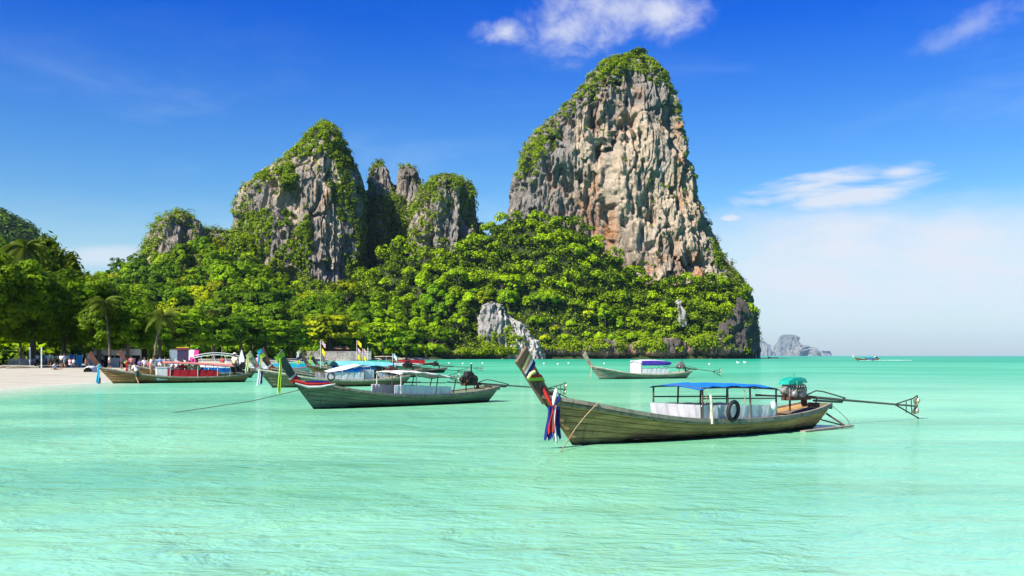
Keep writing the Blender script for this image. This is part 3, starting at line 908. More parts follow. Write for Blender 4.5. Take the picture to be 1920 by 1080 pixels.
for px_, d_ in taken:
    z_ = float(land(np.array([px_]), np.array([d_]))[0])
    row = HZ - (z_ + 6 - CH) / d_ * F
    if in_poly(np.array([px_]), np.array([row]), ROCKZONE)[0] and d_ < 598: continue
    if in_poly(np.array([px_]), np.array([row]), [(1255, 560), (1298, 560), (1298, 592), (1255, 592)])[0] and d_ < 622: continue
    if px_ > 900:
        zone = 'below the tallest tower'
        col = tr.choices(['lime', 'green', 'yellow', 'dark', 'brown', 'pale'], [46, 22, 15, 13, 2, 2])[0]
    elif px_ > 700:
        zone = 'below the round topped tower'
        col = tr.choices(['lime', 'green', 'yellow', 'dark', 'brown', 'pale'], [20, 38, 6, 32, 2, 2])[0]
    elif px_ > 450:
        zone = 'below the pointed tower'
        col = tr.choices(['lime', 'green', 'yellow', 'dark', 'brown', 'pale'], [5, 34, 4, 52, 2, 3])[0]
    else:
        zone = 'below the small left tower'
        col = tr.choices(['lime', 'green', 'yellow', 'dark', 'brown', 'pale'], [18, 36, 10, 30, 3, 3])[0]
    shade = tr.uniform(.74, 1.22)
    if px_ < 700: shade *= .78
    tint = tuple(c * shade for c in TINT[col])
    s_ = .66 + .72 * tr.random() ** 1.3
    near_shore = d_ < np.interp(px_, TAB[:, 0], TAB[:, 2]) + 9 and px_ > 760
    x = (px_ - 960) / F * d_
    if nn < 300:
        nn += 1
        crowns = BUSH if near_shore else tr.choice([CROWN, CROWN, CROWN_TALL, FINE, FINE, OPEN])
        lo_, hi_ = np.interp(px_, TAB[:, 0], TAB[:, 2]), np.interp(px_, TAB[:, 0], TAB[:, 3])
        q = (d_ - lo_) / (hi_ - lo_)
        row_w = 'low down' if q < .28 else 'half way up' if q < .62 else 'high up'
        col_w = next(wd_ for lim, wd_ in ((260, 'left of the small tower'), (330, 'under the small tower'), (400, 'right of the small tower'), (470, 'left of the pointed tower'), (540, 'under the vine curtain'),
                                          (610, 'under the pale pillar'), (690, 'under the shaded flank'), (740, 'below the slim pinnacle'), (785, 'below the blunt pinnacle'), (850, 'below the domed tower'), (905, 'left of the outcrop'),
                                          (960, 'above the outcrop'), (1030, 'right of the outcrop'), (1090, 'under the tallest tower'), (1150, 'left of the purple awning'), (1215, 'above the purple awning'), (1260, 'left of the rock tooth'), (1310, 'by the rock tooth'), (1360, 'right of the rock tooth'), (1500, 'at the shore\'s right end')) if px_ < lim)
        size_w = 'low' if near_shore else 'tall' if crowns is CROWN_TALL else 'small round' if s_ < .9 else 'broad' if s_ > 1.12 else 'round'
        lab = '%s %s tree %s, %s' % (ADJ[col], size_w, col_w, row_w)
        tree('jungle_tree', crowns, TRUNK, x, d_, z_ - .3, s_ * (1.15 if px_ < 700 else 1), tint, lab, 'jungle trees on the slopes below the rock towers')
    else:
        JUNGLE_REST.append((x, d_, z_, s_))

# the remaining crowns of the wood and the green carpet under them: nobody could count these
C, Rd, Tn = [], [], []
rg = np.random.default_rng(9)
for x, y, z_, s_ in JUNGLE_REST:
    k = 14
    D = unit(rg.normal(size=(k, 3))); D[:, 2] = np.abs(D[:, 2])
    C.append(np.array([x, y, z_ + 5 * s_]) + D * 3.6 * s_)
    Rd.append(rg.uniform(1.3, 2.2, k)); Tn.append(np.clip(rg.uniform(.1, .8) + rg.normal(0, .1, k), 0, 1))
upx = rg.uniform(-80, 1412, 7600)
lo, hi = np.interp(upx, TAB[:, 0], TAB[:, 2]), np.interp(upx, TAB[:, 0], TAB[:, 3]) + 10
ud = lo + (hi - lo) * rg.uniform(0, 1, 7600)
uz = land(upx, ud)
C.append(np.stack([(upx - 960) / F * ud, ud, uz + .8], -1)); Rd.append(rg.uniform(1.4, 3.2, 7600)); Tn.append(rg.uniform(.0, .5, 7600))  # carpet leaves toned dark to paint shade into the gaps between crowns
C, Rd, Tn = np.concatenate(C), np.concatenate(Rd), np.concatenate(Tn)
V, Q, tn = leaf_cloud(C, Rd, 24, 1.05, rg, None, .9, Tn)
tag(link('undergrowth', np_mesh('undergrowth', V, Q, LEAF, {'tone': tn})), 'dense green jungle undergrowth on the slopes below the towers', 'undergrowth', kind='stuff')

C = np.concatenate([s[0] for s in SHRUBS]); Rd = np.concatenate([s[1] for s in SHRUBS])
Od = np.concatenate([s[2] for s in SHRUBS]); Tn = np.concatenate([s[3] for s in SHRUBS])
V, Q, tn = leaf_cloud(C, Rd, 30, .86, rg, Od, .85, Tn)
tag(link('cliff_shrubbery', np_mesh('cliff_shrubbery', V, Q, VINE, {'tone': tn})), 'bushes and vines clinging to the rock towers', 'shrubbery', kind='stuff')

# belt of trees behind the far end of the beach
for px_, d_, s_, colr, sz, lab in (
    (300, 240, 1.0, 'dark', 1.0, 'dark spreading beach tree behind the purple kiosk'),
    (352, 262, 1.15, 'green', .95, 'mid green beach tree above the white arched boat frame'),
    (402, 285, 1.2, 'dark', .9, 'dark layered beach tree left of the cyan ribboned prow'),
    (452, 318, 1.3, 'dark', .95, 'dark green beach tree above the cyan ribboned prow'),
    (498, 345, 1.35, 'green', .9, 'mid green layered tree above the row of upright prows'),
    (545, 372, 1.25, 'dark', .95, 'dark tree left of the wide yellow green crown'),
    (618, 425, 1.72, 'yellow', .98, 'wide yellow green umbrella shaped tree above the flags'),
    (663, 440, 1.1, 'dark', .95, 'dark tree between the wide yellow green crown and the round one'),
    (718, 462, 1.3, 'lime', 1.15, 'bright round crowned tree at the far end of the beach'),
    (762, 490, 1.1, 'dark', 1.0, 'dark tree where the beach meets the jungle slope')):
    tree('beach_tree', WIDE, TRUNK_BIG, (px_ - 960) / F * d_, d_, .9, s_, tuple(c * .8 for c in TINT[colr]), lab, None, sz)
for k, (px_, d_, s_, colr) in enumerate(((250, 300, 1.3, 'green'), (330, 350, 1.3, 'lime'), (395, 370, 1.2, 'green'), (440, 400, 1.3, 'dark'), (520, 425, 1.3, 'dark'), (575, 455, 1.3, 'green'), (640, 490, 1.2, 'dark'), (690, 500, 1.2, 'dark'), (280, 330, 1.2, 'dark'), (480, 400, 1.2, 'green'))):
    lab = '%s round tree in the wood behind the beach' % ADJ[colr]
    tree('beach_tree', CROWN, TRUNK_BIG, (px_ - 960) / F * d_, d_, 1.2, s_ * 1.1, TINT[colr], lab, lab.replace(' tree ', ' trees '))

hedge = [(k, px_) for k, px_ in enumerate(np.linspace(255, 790, 30))]
for k, px_ in hedge:
    d_ = np.interp(px_, TAB[:, 0], TAB[:, 2]) + (k % 3) * 4 + 2
    if 560 < px_ < 690: d_ += 12
    colr = ('dark', 'green', 'dark', 'dark', 'green', 'lime')[k % 6]
    pos_w = next(w_ for lim, w_ in ((300, 'left of the purple kiosk'), (345, 'behind the purple kiosk'), (400, 'behind the white arched boat'), (450, 'behind the man in the cream shirt'), (500, 'behind the cyan ribbon'), (555, 'behind the row of prows'), (600, 'left of the seawall'), (650, 'behind the seawall flags'), (700, 'right of the seawall'), (745, 'right of the cream boat roof'), (900, 'where the far beach ends')) if px_ < lim)
    lab = '%s bush at the wood edge %s' % (ADJ[colr], pos_w)
    tree('bush', BUSH, None, (px_ - 960) / F * d_, d_, .6, 1.0 + .25 * (k % 4) / 3, TINT[colr], lab, 'bushes at the wood edge behind the far beach')

# big dark trees over the near end of the beach
for px_, d_, s_, sz, tint, lab in (
    (-95, 118, .95, .98, (.9, 1, 1), 'large dark beach tree at the left edge of the photo'),
    (-10, 126, .95, 1.0, (1.1, 1.05, .9), 'large beach tree over the picket fence'),
    (62, 131, .90, .98, (.95, 1.0, 1), 'large dark beach tree over the people in the shade'),
    (118, 140, .86, .95, (.8, .9, 1), 'dark beach tree left of the white beach bar'),
    (168, 149, .92, .98, (1.0, .95, .9), 'dark beach tree over the white beach bar'),
    (232, 166, .85, .90, (.75, .85, 1), 'dark beach tree right of the white beach bar'),
    (-40, 160, 1.25, 1.05, (.9, 1, .9), 'tallest beach tree rising behind the left edge'),
    (58, 172, 1.2, 1.0, (.8, .9, 1), 'tall dark tree rising behind the beach trees'),
    (186, 131, .60, .95, (.95, 1, .9), 'small spreading beach tree whose leaves hang over the left half of the beach bar'),
    (240, 132, .58, .95, (.8, .92, .9), 'small spreading beach tree whose leaves hang over the right half of the beach bar'),
    (200, 205, 1.12, .95, (.8, .9, .9), 'dark tree behind the small coconut palms'),
    (140, 190, 1.15, .98, (.9, .8, 1.2), 'dull olive tree below the feathery pines')):
    tree('beach_tree', BEACH, TRUNK_BIG, (px_ - 960) / F * d_, d_, .9, s_, tint, lab, None, sz)


def casuarina_mesh(seed):
    rg_ = np.random.default_rng(seed)
    n = 240
    z_ = rg_.uniform(.15, 1, n) ** .8
    a = rg_.uniform(0, 6.28, n)
    r_ = (1 - z_) * 4.2 * rg_.uniform(.3, 1, n) + .3
    C_ = np.stack([np.cos(a) * r_, np.sin(a) * r_, 3 + z_ * 15], -1)
    P_ = np.repeat(C_, 34, 0) + rg_.normal(size=(n * 34, 3)) * np.array([.65, .65, .8])
    N_ = unit(rg_.normal(size=P_.shape))
    V_, Q_ = leaves(P_, N_, .42, rg_, 3.2)
    # needles are thin
    return np_mesh('crown', V_, Q_, LEAF_DARK, {'tone': np.repeat(rg_.uniform(.1, .7, len(P_)), 4)})


CAS = [casuarina_mesh(i) for i in range(2)]
for px_, d_, s_, lab in ((92, 190, 1.22, 'feathery grey green pine, tallest above the beach trees'), (128, 200, 1.12, 'feathery grey green pine on the left slope, second from the palm'), (72, 215, 1.0, 'feathery grey green pine nearest the tall palm'),
                         (158, 215, .98, 'smallest feathery grey green pine, beside the low cloud'), (185, 220, .85, 'lowest feathery pine where the wood dips')):
    tree('casuarina_tree', CAS, TRUNK_BIG, (px_ - 960) / F * d_, d_, 1, s_, (1.25, 1.0, 2.2), lab, None)


# ------------------------------------------------------------------ palms
def frond_mesh(seed):
    rg_ = random.Random(seed)
    V_, Q_ = [], []
    L, n = 3.4, 22
    def pt(u): return Vector((L * u * (1 - .12 * u), 0, L * (.42 * u - .85 * u * u)))
    for i in range(n):
        u = .12 + .88 * i / n
        p = pt(u)
        ln = .95 * math.sin(math.pi * min(1, .12 + u * .85)) + .12
        for sgn in (-1, 1):
            tip = p + Vector((ln * .45, sgn * ln * .75, -ln * .55 - rg_.uniform(0, .12)))
            wd_ = Vector((.105, 0, .03))
            o = len(V_)
            V_ += [p - wd_, p + wd_, tip]
            Q_.append((o, o + 1, o + 2))
    for i in range(8):
        a, b = pt(i / 8), pt((i + 1) / 8)
        o = len(V_)
        wv_ = Vector((0, .045, 0))
        V_ += [a - wv_, a + wv_, b]
        Q_.append((o, o + 1, o + 2))
    return np_mesh('frond', np.array([tuple(v) for v in V_]), np.array(Q_), PALM, {'tone': np.full(len(V_), .5)})


PALM = foliage('palm_frond', (.05, .09, .012), (.17, .21, .03), .35)
FR = [frond_mesh(i) for i in range(3)]


def palm(px_, d_, h, s, lean, lab, tint=(.95, .95, .9), zg=.9):
    o = empty('palm_tree', ((px_ - 960) / F * d_, d_, zg))
    tag(o, lab, 'palm tree')
    b = MB()
    top = Vector((lean, 0, h))
    pts = [Vector((lean * u * u, 0, h * u)) for u in np.linspace(-.05, 1, 9)]
    b.tube(pts, [.2 - .08 * u for u in np.linspace(0, 1, 9)], 8)
    b.build('trunk', BARK, o)
    for k in range(17):
        f = link('frond', FR[k % 3], o)
        f.location = top
        f.rotation_euler = (tr.uniform(-.2, .2), R(-40 + 85 * (k / 17)), k * 2.4 + tr.uniform(-.2, .2))
        sc_ = s * tr.uniform(.85, 1.1)
        f.scale = (sc_,) * 3
        f.color = (*tint, 1)
    return o


palm(38, 134, 15.8, 1.05, .6, 'tall coconut palm above the left beach trees')
palm(206, 128, 8.0, .80, -.8, 'coconut palm with drooping fronds left of its lower neighbour')
palm(290, 126, 6.2, .85, 1.0, 'low coconut palm with wide fronds beside the purple kiosk')
palm(398, 300, 14.5, 1.1, .5, 'slim coconut palm with a pale trunk in the wood, left of its twin')
palm(416, 305, 12.0, 1.1, .2, 'slim coconut palm in the wood, right of its taller twin')
palm(452, 330, 12.0, 1.1, -.4, 'slim coconut palm in the wood above the cyan ribboned prow')
palm(474, 330, 10.0, 1.0, .3, 'short coconut palm in the wood, rightmost of the palms')

# ------------------------------------------------------------------ boats
def wood(name, base, dark, low, low_z, streak=.5):
    """weathered planks: streaks along the boat, slime near the waterline, black bottom"""
    base, dark, low = (tuple(c * .88 for c in q) for q in (base, dark, low))
    m, t, out = material(name)
    co = t.node('ShaderNodeTexCoord').outputs['Object']
    n = t.noise(t.vmul(co, (.35, 1, 3.2)), 2.2, 7, .7)
    c = t.mix(t.ramp(n, .32, .68), base, dark)
    blot = t.ramp(t.noise(t.vmul(co, (1, 1, 1.4)), 1.7, 6, .65), .50, .70, 0, streak)
    c = t.mix(blot, c, dark)
    drip = t.ramp(t.noise(t.vmul(co, (3.2, 1, .35)), 2.4, 5, .7), .58, .72, 0, .7)
    c = t.mix(drip, c, (.03, .026, .018))
    z = t.node('ShaderNodeSeparateXYZ', ins={0: co}).outputs[2]
    zz = t.math('ADD', z, t.math('MULTIPLY', t.math('SUBTRACT', t.noise(co, 1.3, 5, .7), .5), .22))
    c = t.mix(t.ramp(zz, low_z, low_z - .14, 0, .8), c, low)
    c = t.mix(t.ramp(zz, .10, .045, 0, .93), c, (.010, .012, .008))
    fine = t.noise(t.vmul(co, (.6, 4, 9)), 9, 4, .7)
    v = t.ramp(fine, .25, .75, .72, 1.2, False)
    c = t.mix(1.0, c, t.node('ShaderNodeCombineColor', ins={0: v, 1: v, 2: v}).outputs[0], 'MULTIPLY')
    b = t.node('ShaderNodeBsdfPrincipled', ins={'Base Color': c, 'Roughness': .7, 'Specular IOR Level': .25})
    bp = t.node('ShaderNodeBump', ins={'Strength': .5, 'Distance': .02, 'Height': n})
    t.l.new(bp.outputs[0], b.inputs['Normal'])
    t.l.new(b.outputs[0], out.inputs[0])
    return m


WOOD = {
    'olive': wood('olive_planks', (.70, .415, .165), (.30, .18, .08), (.075, .125, .055), .20),
    'green': wood('green_grey_planks', (.27, .33, .22), (.135, .17, .11), (.085, .16, .10), .30, .4),
    'cream': wood('cream_planks', (.42, .38, .23), (.20, .155, .07), (.20, .19, .11), .18, .55),
    'pale': wood('pale_planks', (.46, .45, .33), (.26, .23, .15), (.26, .27, .18), .16, .35),
    'brown': wood('brown_planks', (.44, .265, .10), (.19, .11, .045), (.085, .075, .04), .22),
    'umber': wood('dark_brown_planks', (.085, .050, .032), (.040, .026, .018), (.035, .030, .02), .2),
    'white': wood('white_painted_planks', (.78, .78, .76), (.60, .60, .57), (.55, .56, .50), .14, .2),
}
PROW = {
    'dark': simple('prow_dark_wood', (.16, .10, .062), .75, scale=4, bump=.5, dirt=(.04, .03, .025)),
    'red': simple('prow_red_wood', (.17, .070, .045), .6, scale=4, bump=.4, dirt=(.05, .03, .025)),
    'pale': simple('prow_pale_wood', (.44, .38, .27), .75, scale=4, bump=.4, dirt=(.2, .16, .1)),
    'green': simple('prow_green_wood', (.070, .090, .070), .75, scale=4, bump=.4, dirt=(.03, .035, .03)),
    'white': simple('prow_white_wood', (.72, .72, .70), .6, scale=4, dirt=(.4, .38, .33)),
}
RAIL = simple('weathered_gunwale', (.30, .27, .215), .8, scale=5, bump=.5, dirt=(.08, .065, .05))
RAILPALE = simple('pale_gunwale', (.58, .53, .42), .75, scale=5, bump=.3, dirt=(.25, .2, .13))
DECK = simple('deck_boards', (.16, .125, .085), .85, scale=4, bump=.5, dirt=(.04, .03, .025))
STEEL = simple('rusty_pipe', (.085, .070, .058), .65, .2, scale=8, dirt=(.16, .07, .03))
PIPEW = simple('pale_pipe', (.62, .60, .53), .5, scale=8, dirt=(.3, .2, .1))
IRON = simple('oily_iron', (.045, .040, .038), .45, .6, scale=12, var=.6, dirt=(.13, .075, .04))
IRONP = simple('grey_iron', (.30, .29, .27), .5, .4, scale=14, var=.6, dirt=(.05, .04, .03))
RUSTY = simple('brown_iron', (.12, .055, .035), .6, .3, scale=10, dirt=(.04, .025, .02))
RUBBER = simple('black_rubber', (.018, .019, .021), .65, scale=6, spec=.3)
ROPE = simple('tan_rope', (.36, .27, .16), .9, scale=20)
ROPEDARK = simple('dark_rope', (.09, .10, .07), .9, scale=20)


def cloth(name, col, rough=.75, trans=.18, var=.12):
    col = tuple(c * .86 for c in col)
    m, t, out = material(name)
    co = t.node('ShaderNodeTexCoord').outputs['Object']
    n = t.noise(co, 2.2, 5, .6)
    v = t.ramp(n, .3, .7, 1 - var, 1 + var)
    c = t.mix(1.0, col, t.node('ShaderNodeCombineColor', ins={0: v, 1: v, 2: v}).outputs[0], 'MULTIPLY')
    d = t.node('ShaderNodeBsdfPrincipled', ins={'Base Color': c, 'Roughness': rough, 'Specular IOR Level': .25})
    bp = t.node('ShaderNodeBump', ins={'Strength': .35, 'Distance': .04, 'Height': t.noise(t.vmul(co, (1, 1, .5)), 3.5, 3, .5, 1.0)})
    t.l.new(bp.outputs[0], d.inputs['Normal'])
    tr_ = t.node('ShaderNodeBsdfTranslucent', ins={'Color': c})
    mx = t.node('ShaderNodeMixShader', ins={0: trans, 1: d.outputs[0], 2: tr_.outputs[0]})
    t.l.new(mx.outputs[0], out.inputs[0])
    return m


CL = {k: cloth(k + '_cloth', c) for k, c in {
    'blue': (.010, .200, .660), 'navy': (.012, .022, .190), 'red': (.520, .028, .026), 'white': (.76, .77, .78), 'lime': (.42, .68, .055), 'cyan': (.030, .44, .64), 'yellow': (.80, .60, .03),
    'pink': (.62, .22, .20), 'purple': (.115, .060, .50), 'pale_blue': (.20, .60, .80), 'magenta': (.72, .06, .34), 'cream': (.70, .60, .40), 'lemon': (.66, .70, .28), 'grey': (.42, .43, .44), 'crimson': (.46, .018, .030), 'teal': (.012, .40, .30), 'green': (.02, .20, .10), 'black': (.02, .02, .022)}.items()}
SHEETW = simple('white_sheet_panel', (.66, .70, .73), .5, var=.12, scale=2.5, bump=.15, dirt=(.42, .44, .44))
SHEETG = simple('grey_tarp_panel', (.40, .41, .44), .5, var=.18, scale=2.5, bump=.4)
BOARDW = simple('white_board', (.74, .75, .76), .6, var=.10, dirt=(.5, .5, .48))

SHEER = np.array([(-1.02, 1.16), (-.5, 1.08), (0, 1.0), (1, .80), (2.1, .62), (3.3, .49), (4.6, .43), (6, .42), (7, .44), (8, .50), (8.8, .58), (9.5, .68)])
BEAM = np.array([(-1.02, .05), (-.6, .20), (0, .40), (.8, .60), (2, .78), (3.3, .88), (4.6, .92), (6, .91), (7, .87), (8, .78), (8.8, .66), (9.5, .48)])
def sheer(s): return float(np.interp(s, SHEER[:, 0], SHEER[:, 1]))
def beam(s): return float(np.interp(s, BEAM[:, 0], BEAM[:, 1]))


def smooth_tab(T):
    s = np.linspace(T[0, 0], T[-1, 0], 60)
    v = np.interp(s, T[:, 0], T[:, 1])
    for _ in range(6):
        v[1:-1] = (v[:-2] + 2 * v[1:-1] + v[2:]) / 4
    return np.stack([s, v], -1)


SHEER, BEAM = smooth_tab(SHEER), smooth_tab(BEAM)


def hull_pt(t, g, side, off=0.0):
    """point of the hull skin; t 0 bow .. 1 stern, g 0 keel .. 1 gunwale"""
    st = -1.02 + 10.52 * t
    sb = .24 + 8.75 * t
    zs = sheer(st)
    zk = -.30 + .16 * max(0, t - .75) / .25
    z = zk + (zs - zk) * g
    s = sb + (st - sb) * g
    p = np.interp(t, [0, .12, .35, .8, 1], [1.15, .95, .55, .45, .6])
    b = beam(st) * g ** p + off
    if t < .02:
        b = max(.045, b)
    return (s, side * max(b, .035), z)


def hull_band(g0, g1, side, lap=.026, n=34, thick=.035):
    ts = np.linspace(0, 1, n) ** 1.1
    rings = []
    for t in ts:
        g1 = g1 - .013 if t == 0 and thick > .03 else g1
        rings.append([hull_pt(t, g0, side, lap), hull_pt(t, g1, side, 0.0), hull_pt(t, g1, side, -thick), hull_pt(t, g0, side, lap - thick)])
    return MB().loft(rings, True, True, False)


BANDS = [0, .20, .34, .47, .60, .72, .84, .955]


def cloth_strip(b, top, drop, width, dirn, folds=3.0, flare=.5, ph=0.0, amp=.035, n=12, k=7):
    """hanging strip: from top down by drop, width along dirn"""
    dv = Vector(dirn).normalized()
    nv = Vector((-dv.y, dv.x, 0))
    V, Fc = [], []
    for i in range(n + 1):
        u = i / n
        wd = width * (1 - flare + flare * min(1, u * 1.6))
        for j in range(k):
            q = j / (k - 1) - .5
            V.append(Vector(top) + dv * (q * wd + .03 * math.sin(4 * u + ph)) + Vector((0, 0, -drop * u * (1 + .09 * math.sin(j * 2.3 + ph)))) + nv * (amp * math.sin(q * folds * 6.28 + ph + 1.2 * u) * (.4 + u) + .02 * math.sin(3 * u + ph)))
    for i in range(n):
        for j in range(k - 1):
            Fc.append((i * k + j, i * k + j + 1, (i + 1) * k + j + 1, (i + 1) * k + j))
    return b.add(V, Fc, True)


def engine(root, s, cover, tail=6.2, zt=.36, tiller=2.0, z=.92, guard=True, body=None, cov_shape=True, kn=1.0):
    """truck engine on a pivot with a long shaft, tiller, propeller and a wire guard"""
    e = MB()
    e.box((s - .02, 0, z + .17), (.50, .36, .34))
    e.box((s - .26, 0, z + .12), (.16, .28, .26))
    for k in range(4):
        e.tube([(s - .18 + k * .11, -.17, z + .10), (s - .18 + k * .11, -.25, z + .16), (s - .15 + k * .11, -.22, z + .28)], .035, 6)
    e.ball((s - .2, -.2, z + .06), (.11, .07, .11))
    e.ball((s + .05, -.21, z + .04), (.13, .06, .10))
    e.tube([(s + .24, -.16, z + .15), (s + .24, .16, z + .15)], .20, 12)
    e.tube([(s - .36, -.1, z + .16), (s - .36, .1, z + .16)], .12, 10)
    eng = e.build('engine', body or IRON, root)
    b = MB()
    b.tube([(s - .32, -.13, z - .01), (s + .9, -.13, z - .05)], .03, 6)
    b.box((s + .15, 0, z - .06), (1.0, .30, .12))
    b.tube([(s - .15, 0, z - .08), (s - .15, 0, .5)], .028, 6)
    b.tube([(s + .55, 0, z - .12), (s + .55, 0, .60)], .07, 8)
    b.tube([(s + .25, -.1, z - .10), (s + .28, -.1, z - .26), (s + .95, -.1, z - .24), (s + 1.0, -.1, z - .08)], .024, 5)
    b.build('engine_mount', RUSTY, eng)
    if cover:
        c = MB()
        c.loft([[(s - .44 + dx_ * .0 + x_, y_, z + zz_) for x_, y_, zz_ in pr] for dx_, pr in (
            (0, [(0, -.18, .33), (0, .18, .33), (.02, .16, .42), (.02, -.16, .42)]),
            (1, [(.22, -.21, .35), (.22, .21, .35), (.22, .18, .50), (.22, -.18, .50)]),
            (2, [(.55, -.22, .37), (.55, .22, .37), (.53, .18, .53), (.53, -.18, .53)]),
            (3, [(.84, -.20, .37), (.84, .20, .37), (.80, .16, .49), (.80, -.16, .49)]))], True, True, False)
        c.box((s - .02, -.22, z + .38), (.24, .05, .12))
        c.tube([(s + .02, 0, z + .55), (s + .02, 0, z + .62)], .022, 6)
        c.build('engine_cover', cover, eng)
    else:
        c = MB()
        c.tube([(s + .16, 0, z + .3), (s + .16, 0, z + .85)], .035, 7)
        c.tube([(s - .1, .1, z + .42), (s + .25, .1, z + .5), (s + .42, .1, z + .38), (s + .3, .1, z + .2)], .03, 6)
        c.build('exhaust_pipe', IRON, eng)
        c = MB()
        c.loft([[(s - .2, -.16, z + .33), (s - .2, .16, z + .33), (s - .16, .12, z + .5), (s - .16, -.12, z + .5)], [(s + .16, -.16, z + .33), (s + .16, .16, z + .33), (s + .12, .12, z + .52), (s + .12, -.12, z + .52)]], True, True, False)
        c.build('cylinder_head', body or IRON, eng)
    t_ = MB()
    t_.tube([(s - .3, 0, z), (s - tiller * .6, 0, z + .03), (s - tiller, -.05, z + .07)], [.03, .024, .03], 7)
    t_.build('tiller', STEEL, eng)
    xe, ze = s + tail, zt
    def on(u): return (s + .35 + (tail - .35) * u, 0, z - .02 + (zt - z + .02) * u)
    sh_ = MB()
    sh_.tube([on(0), on(.5), on(1)], [.045, .034, .028], 7)
    sh_.tube([on(.02), (on(.12)[0], 0, on(.12)[2] + .20), (on(.18)[0], 0, on(.18)[2] + .19), (on(.36)[0], 0, on(.36)[2] + .06)], .022, 5)
    sh_.tube([(on(.1)[0], 0, on(.1)[2] - .09), (on(.33)[0], 0, on(.33)[2] - .07), (on(.35)[0], 0, on(.35)[2] + .04)], .034, 5)
    sh_.build('shaft', simple('shaft_pipe_%d' % len(MATS), (.16, .15, .11), .5, .4, scale=6, dirt=(.06, .035, .02)), eng)
    if guard:
        g = MB()
        a = on(.80)
        tp, bt = (xe + .12, 0, ze + .34), (xe + .22, 0, ze - .40)
        g.tube([a, (xe - .1, 0, ze + .26), tp, (xe + .18, 0, ze + .22), (xe + .1, 0, ze + .05)], .022, 5)
        g.tube([a, bt], .024, 5)
        g.tube([(xe - .55, 0, ze + .16), (xe - .55, 0, ze - .2)], .016, 5)
        g.tube([(xe - .25, 0, ze + .24), (xe - .2, 0, ze - .28)], .016, 5)
        g.build('propeller_guard', STEEL, eng)
        p = MB()
        for k in (0, 1):
            sg = 1 if k == 0 else -1
            rings = [[(xe + .05 + .05 * sg * q, y_ * wd, ze + sg * q * .26) for y_ in (-1, 1)] for q, wd in ((.1, .03), (.4, .10), (.75, .12), (1, .05))]
            rings = [[r[0], r[1], (r[1][0] + .02, r[1][1], r[1][2]), (r[0][0] + .02, r[0][1], r[0][2])] for r in rings]
            p.loft(rings, True, True, True)
        p.tube([(xe - .02, 0, ze), (xe + .12, 0, ze)], .045, 8)
        p.build('propeller', simple('bronze_%d' % len(MATS), (.30, .30, .20), .4, .6), eng)
    return eng


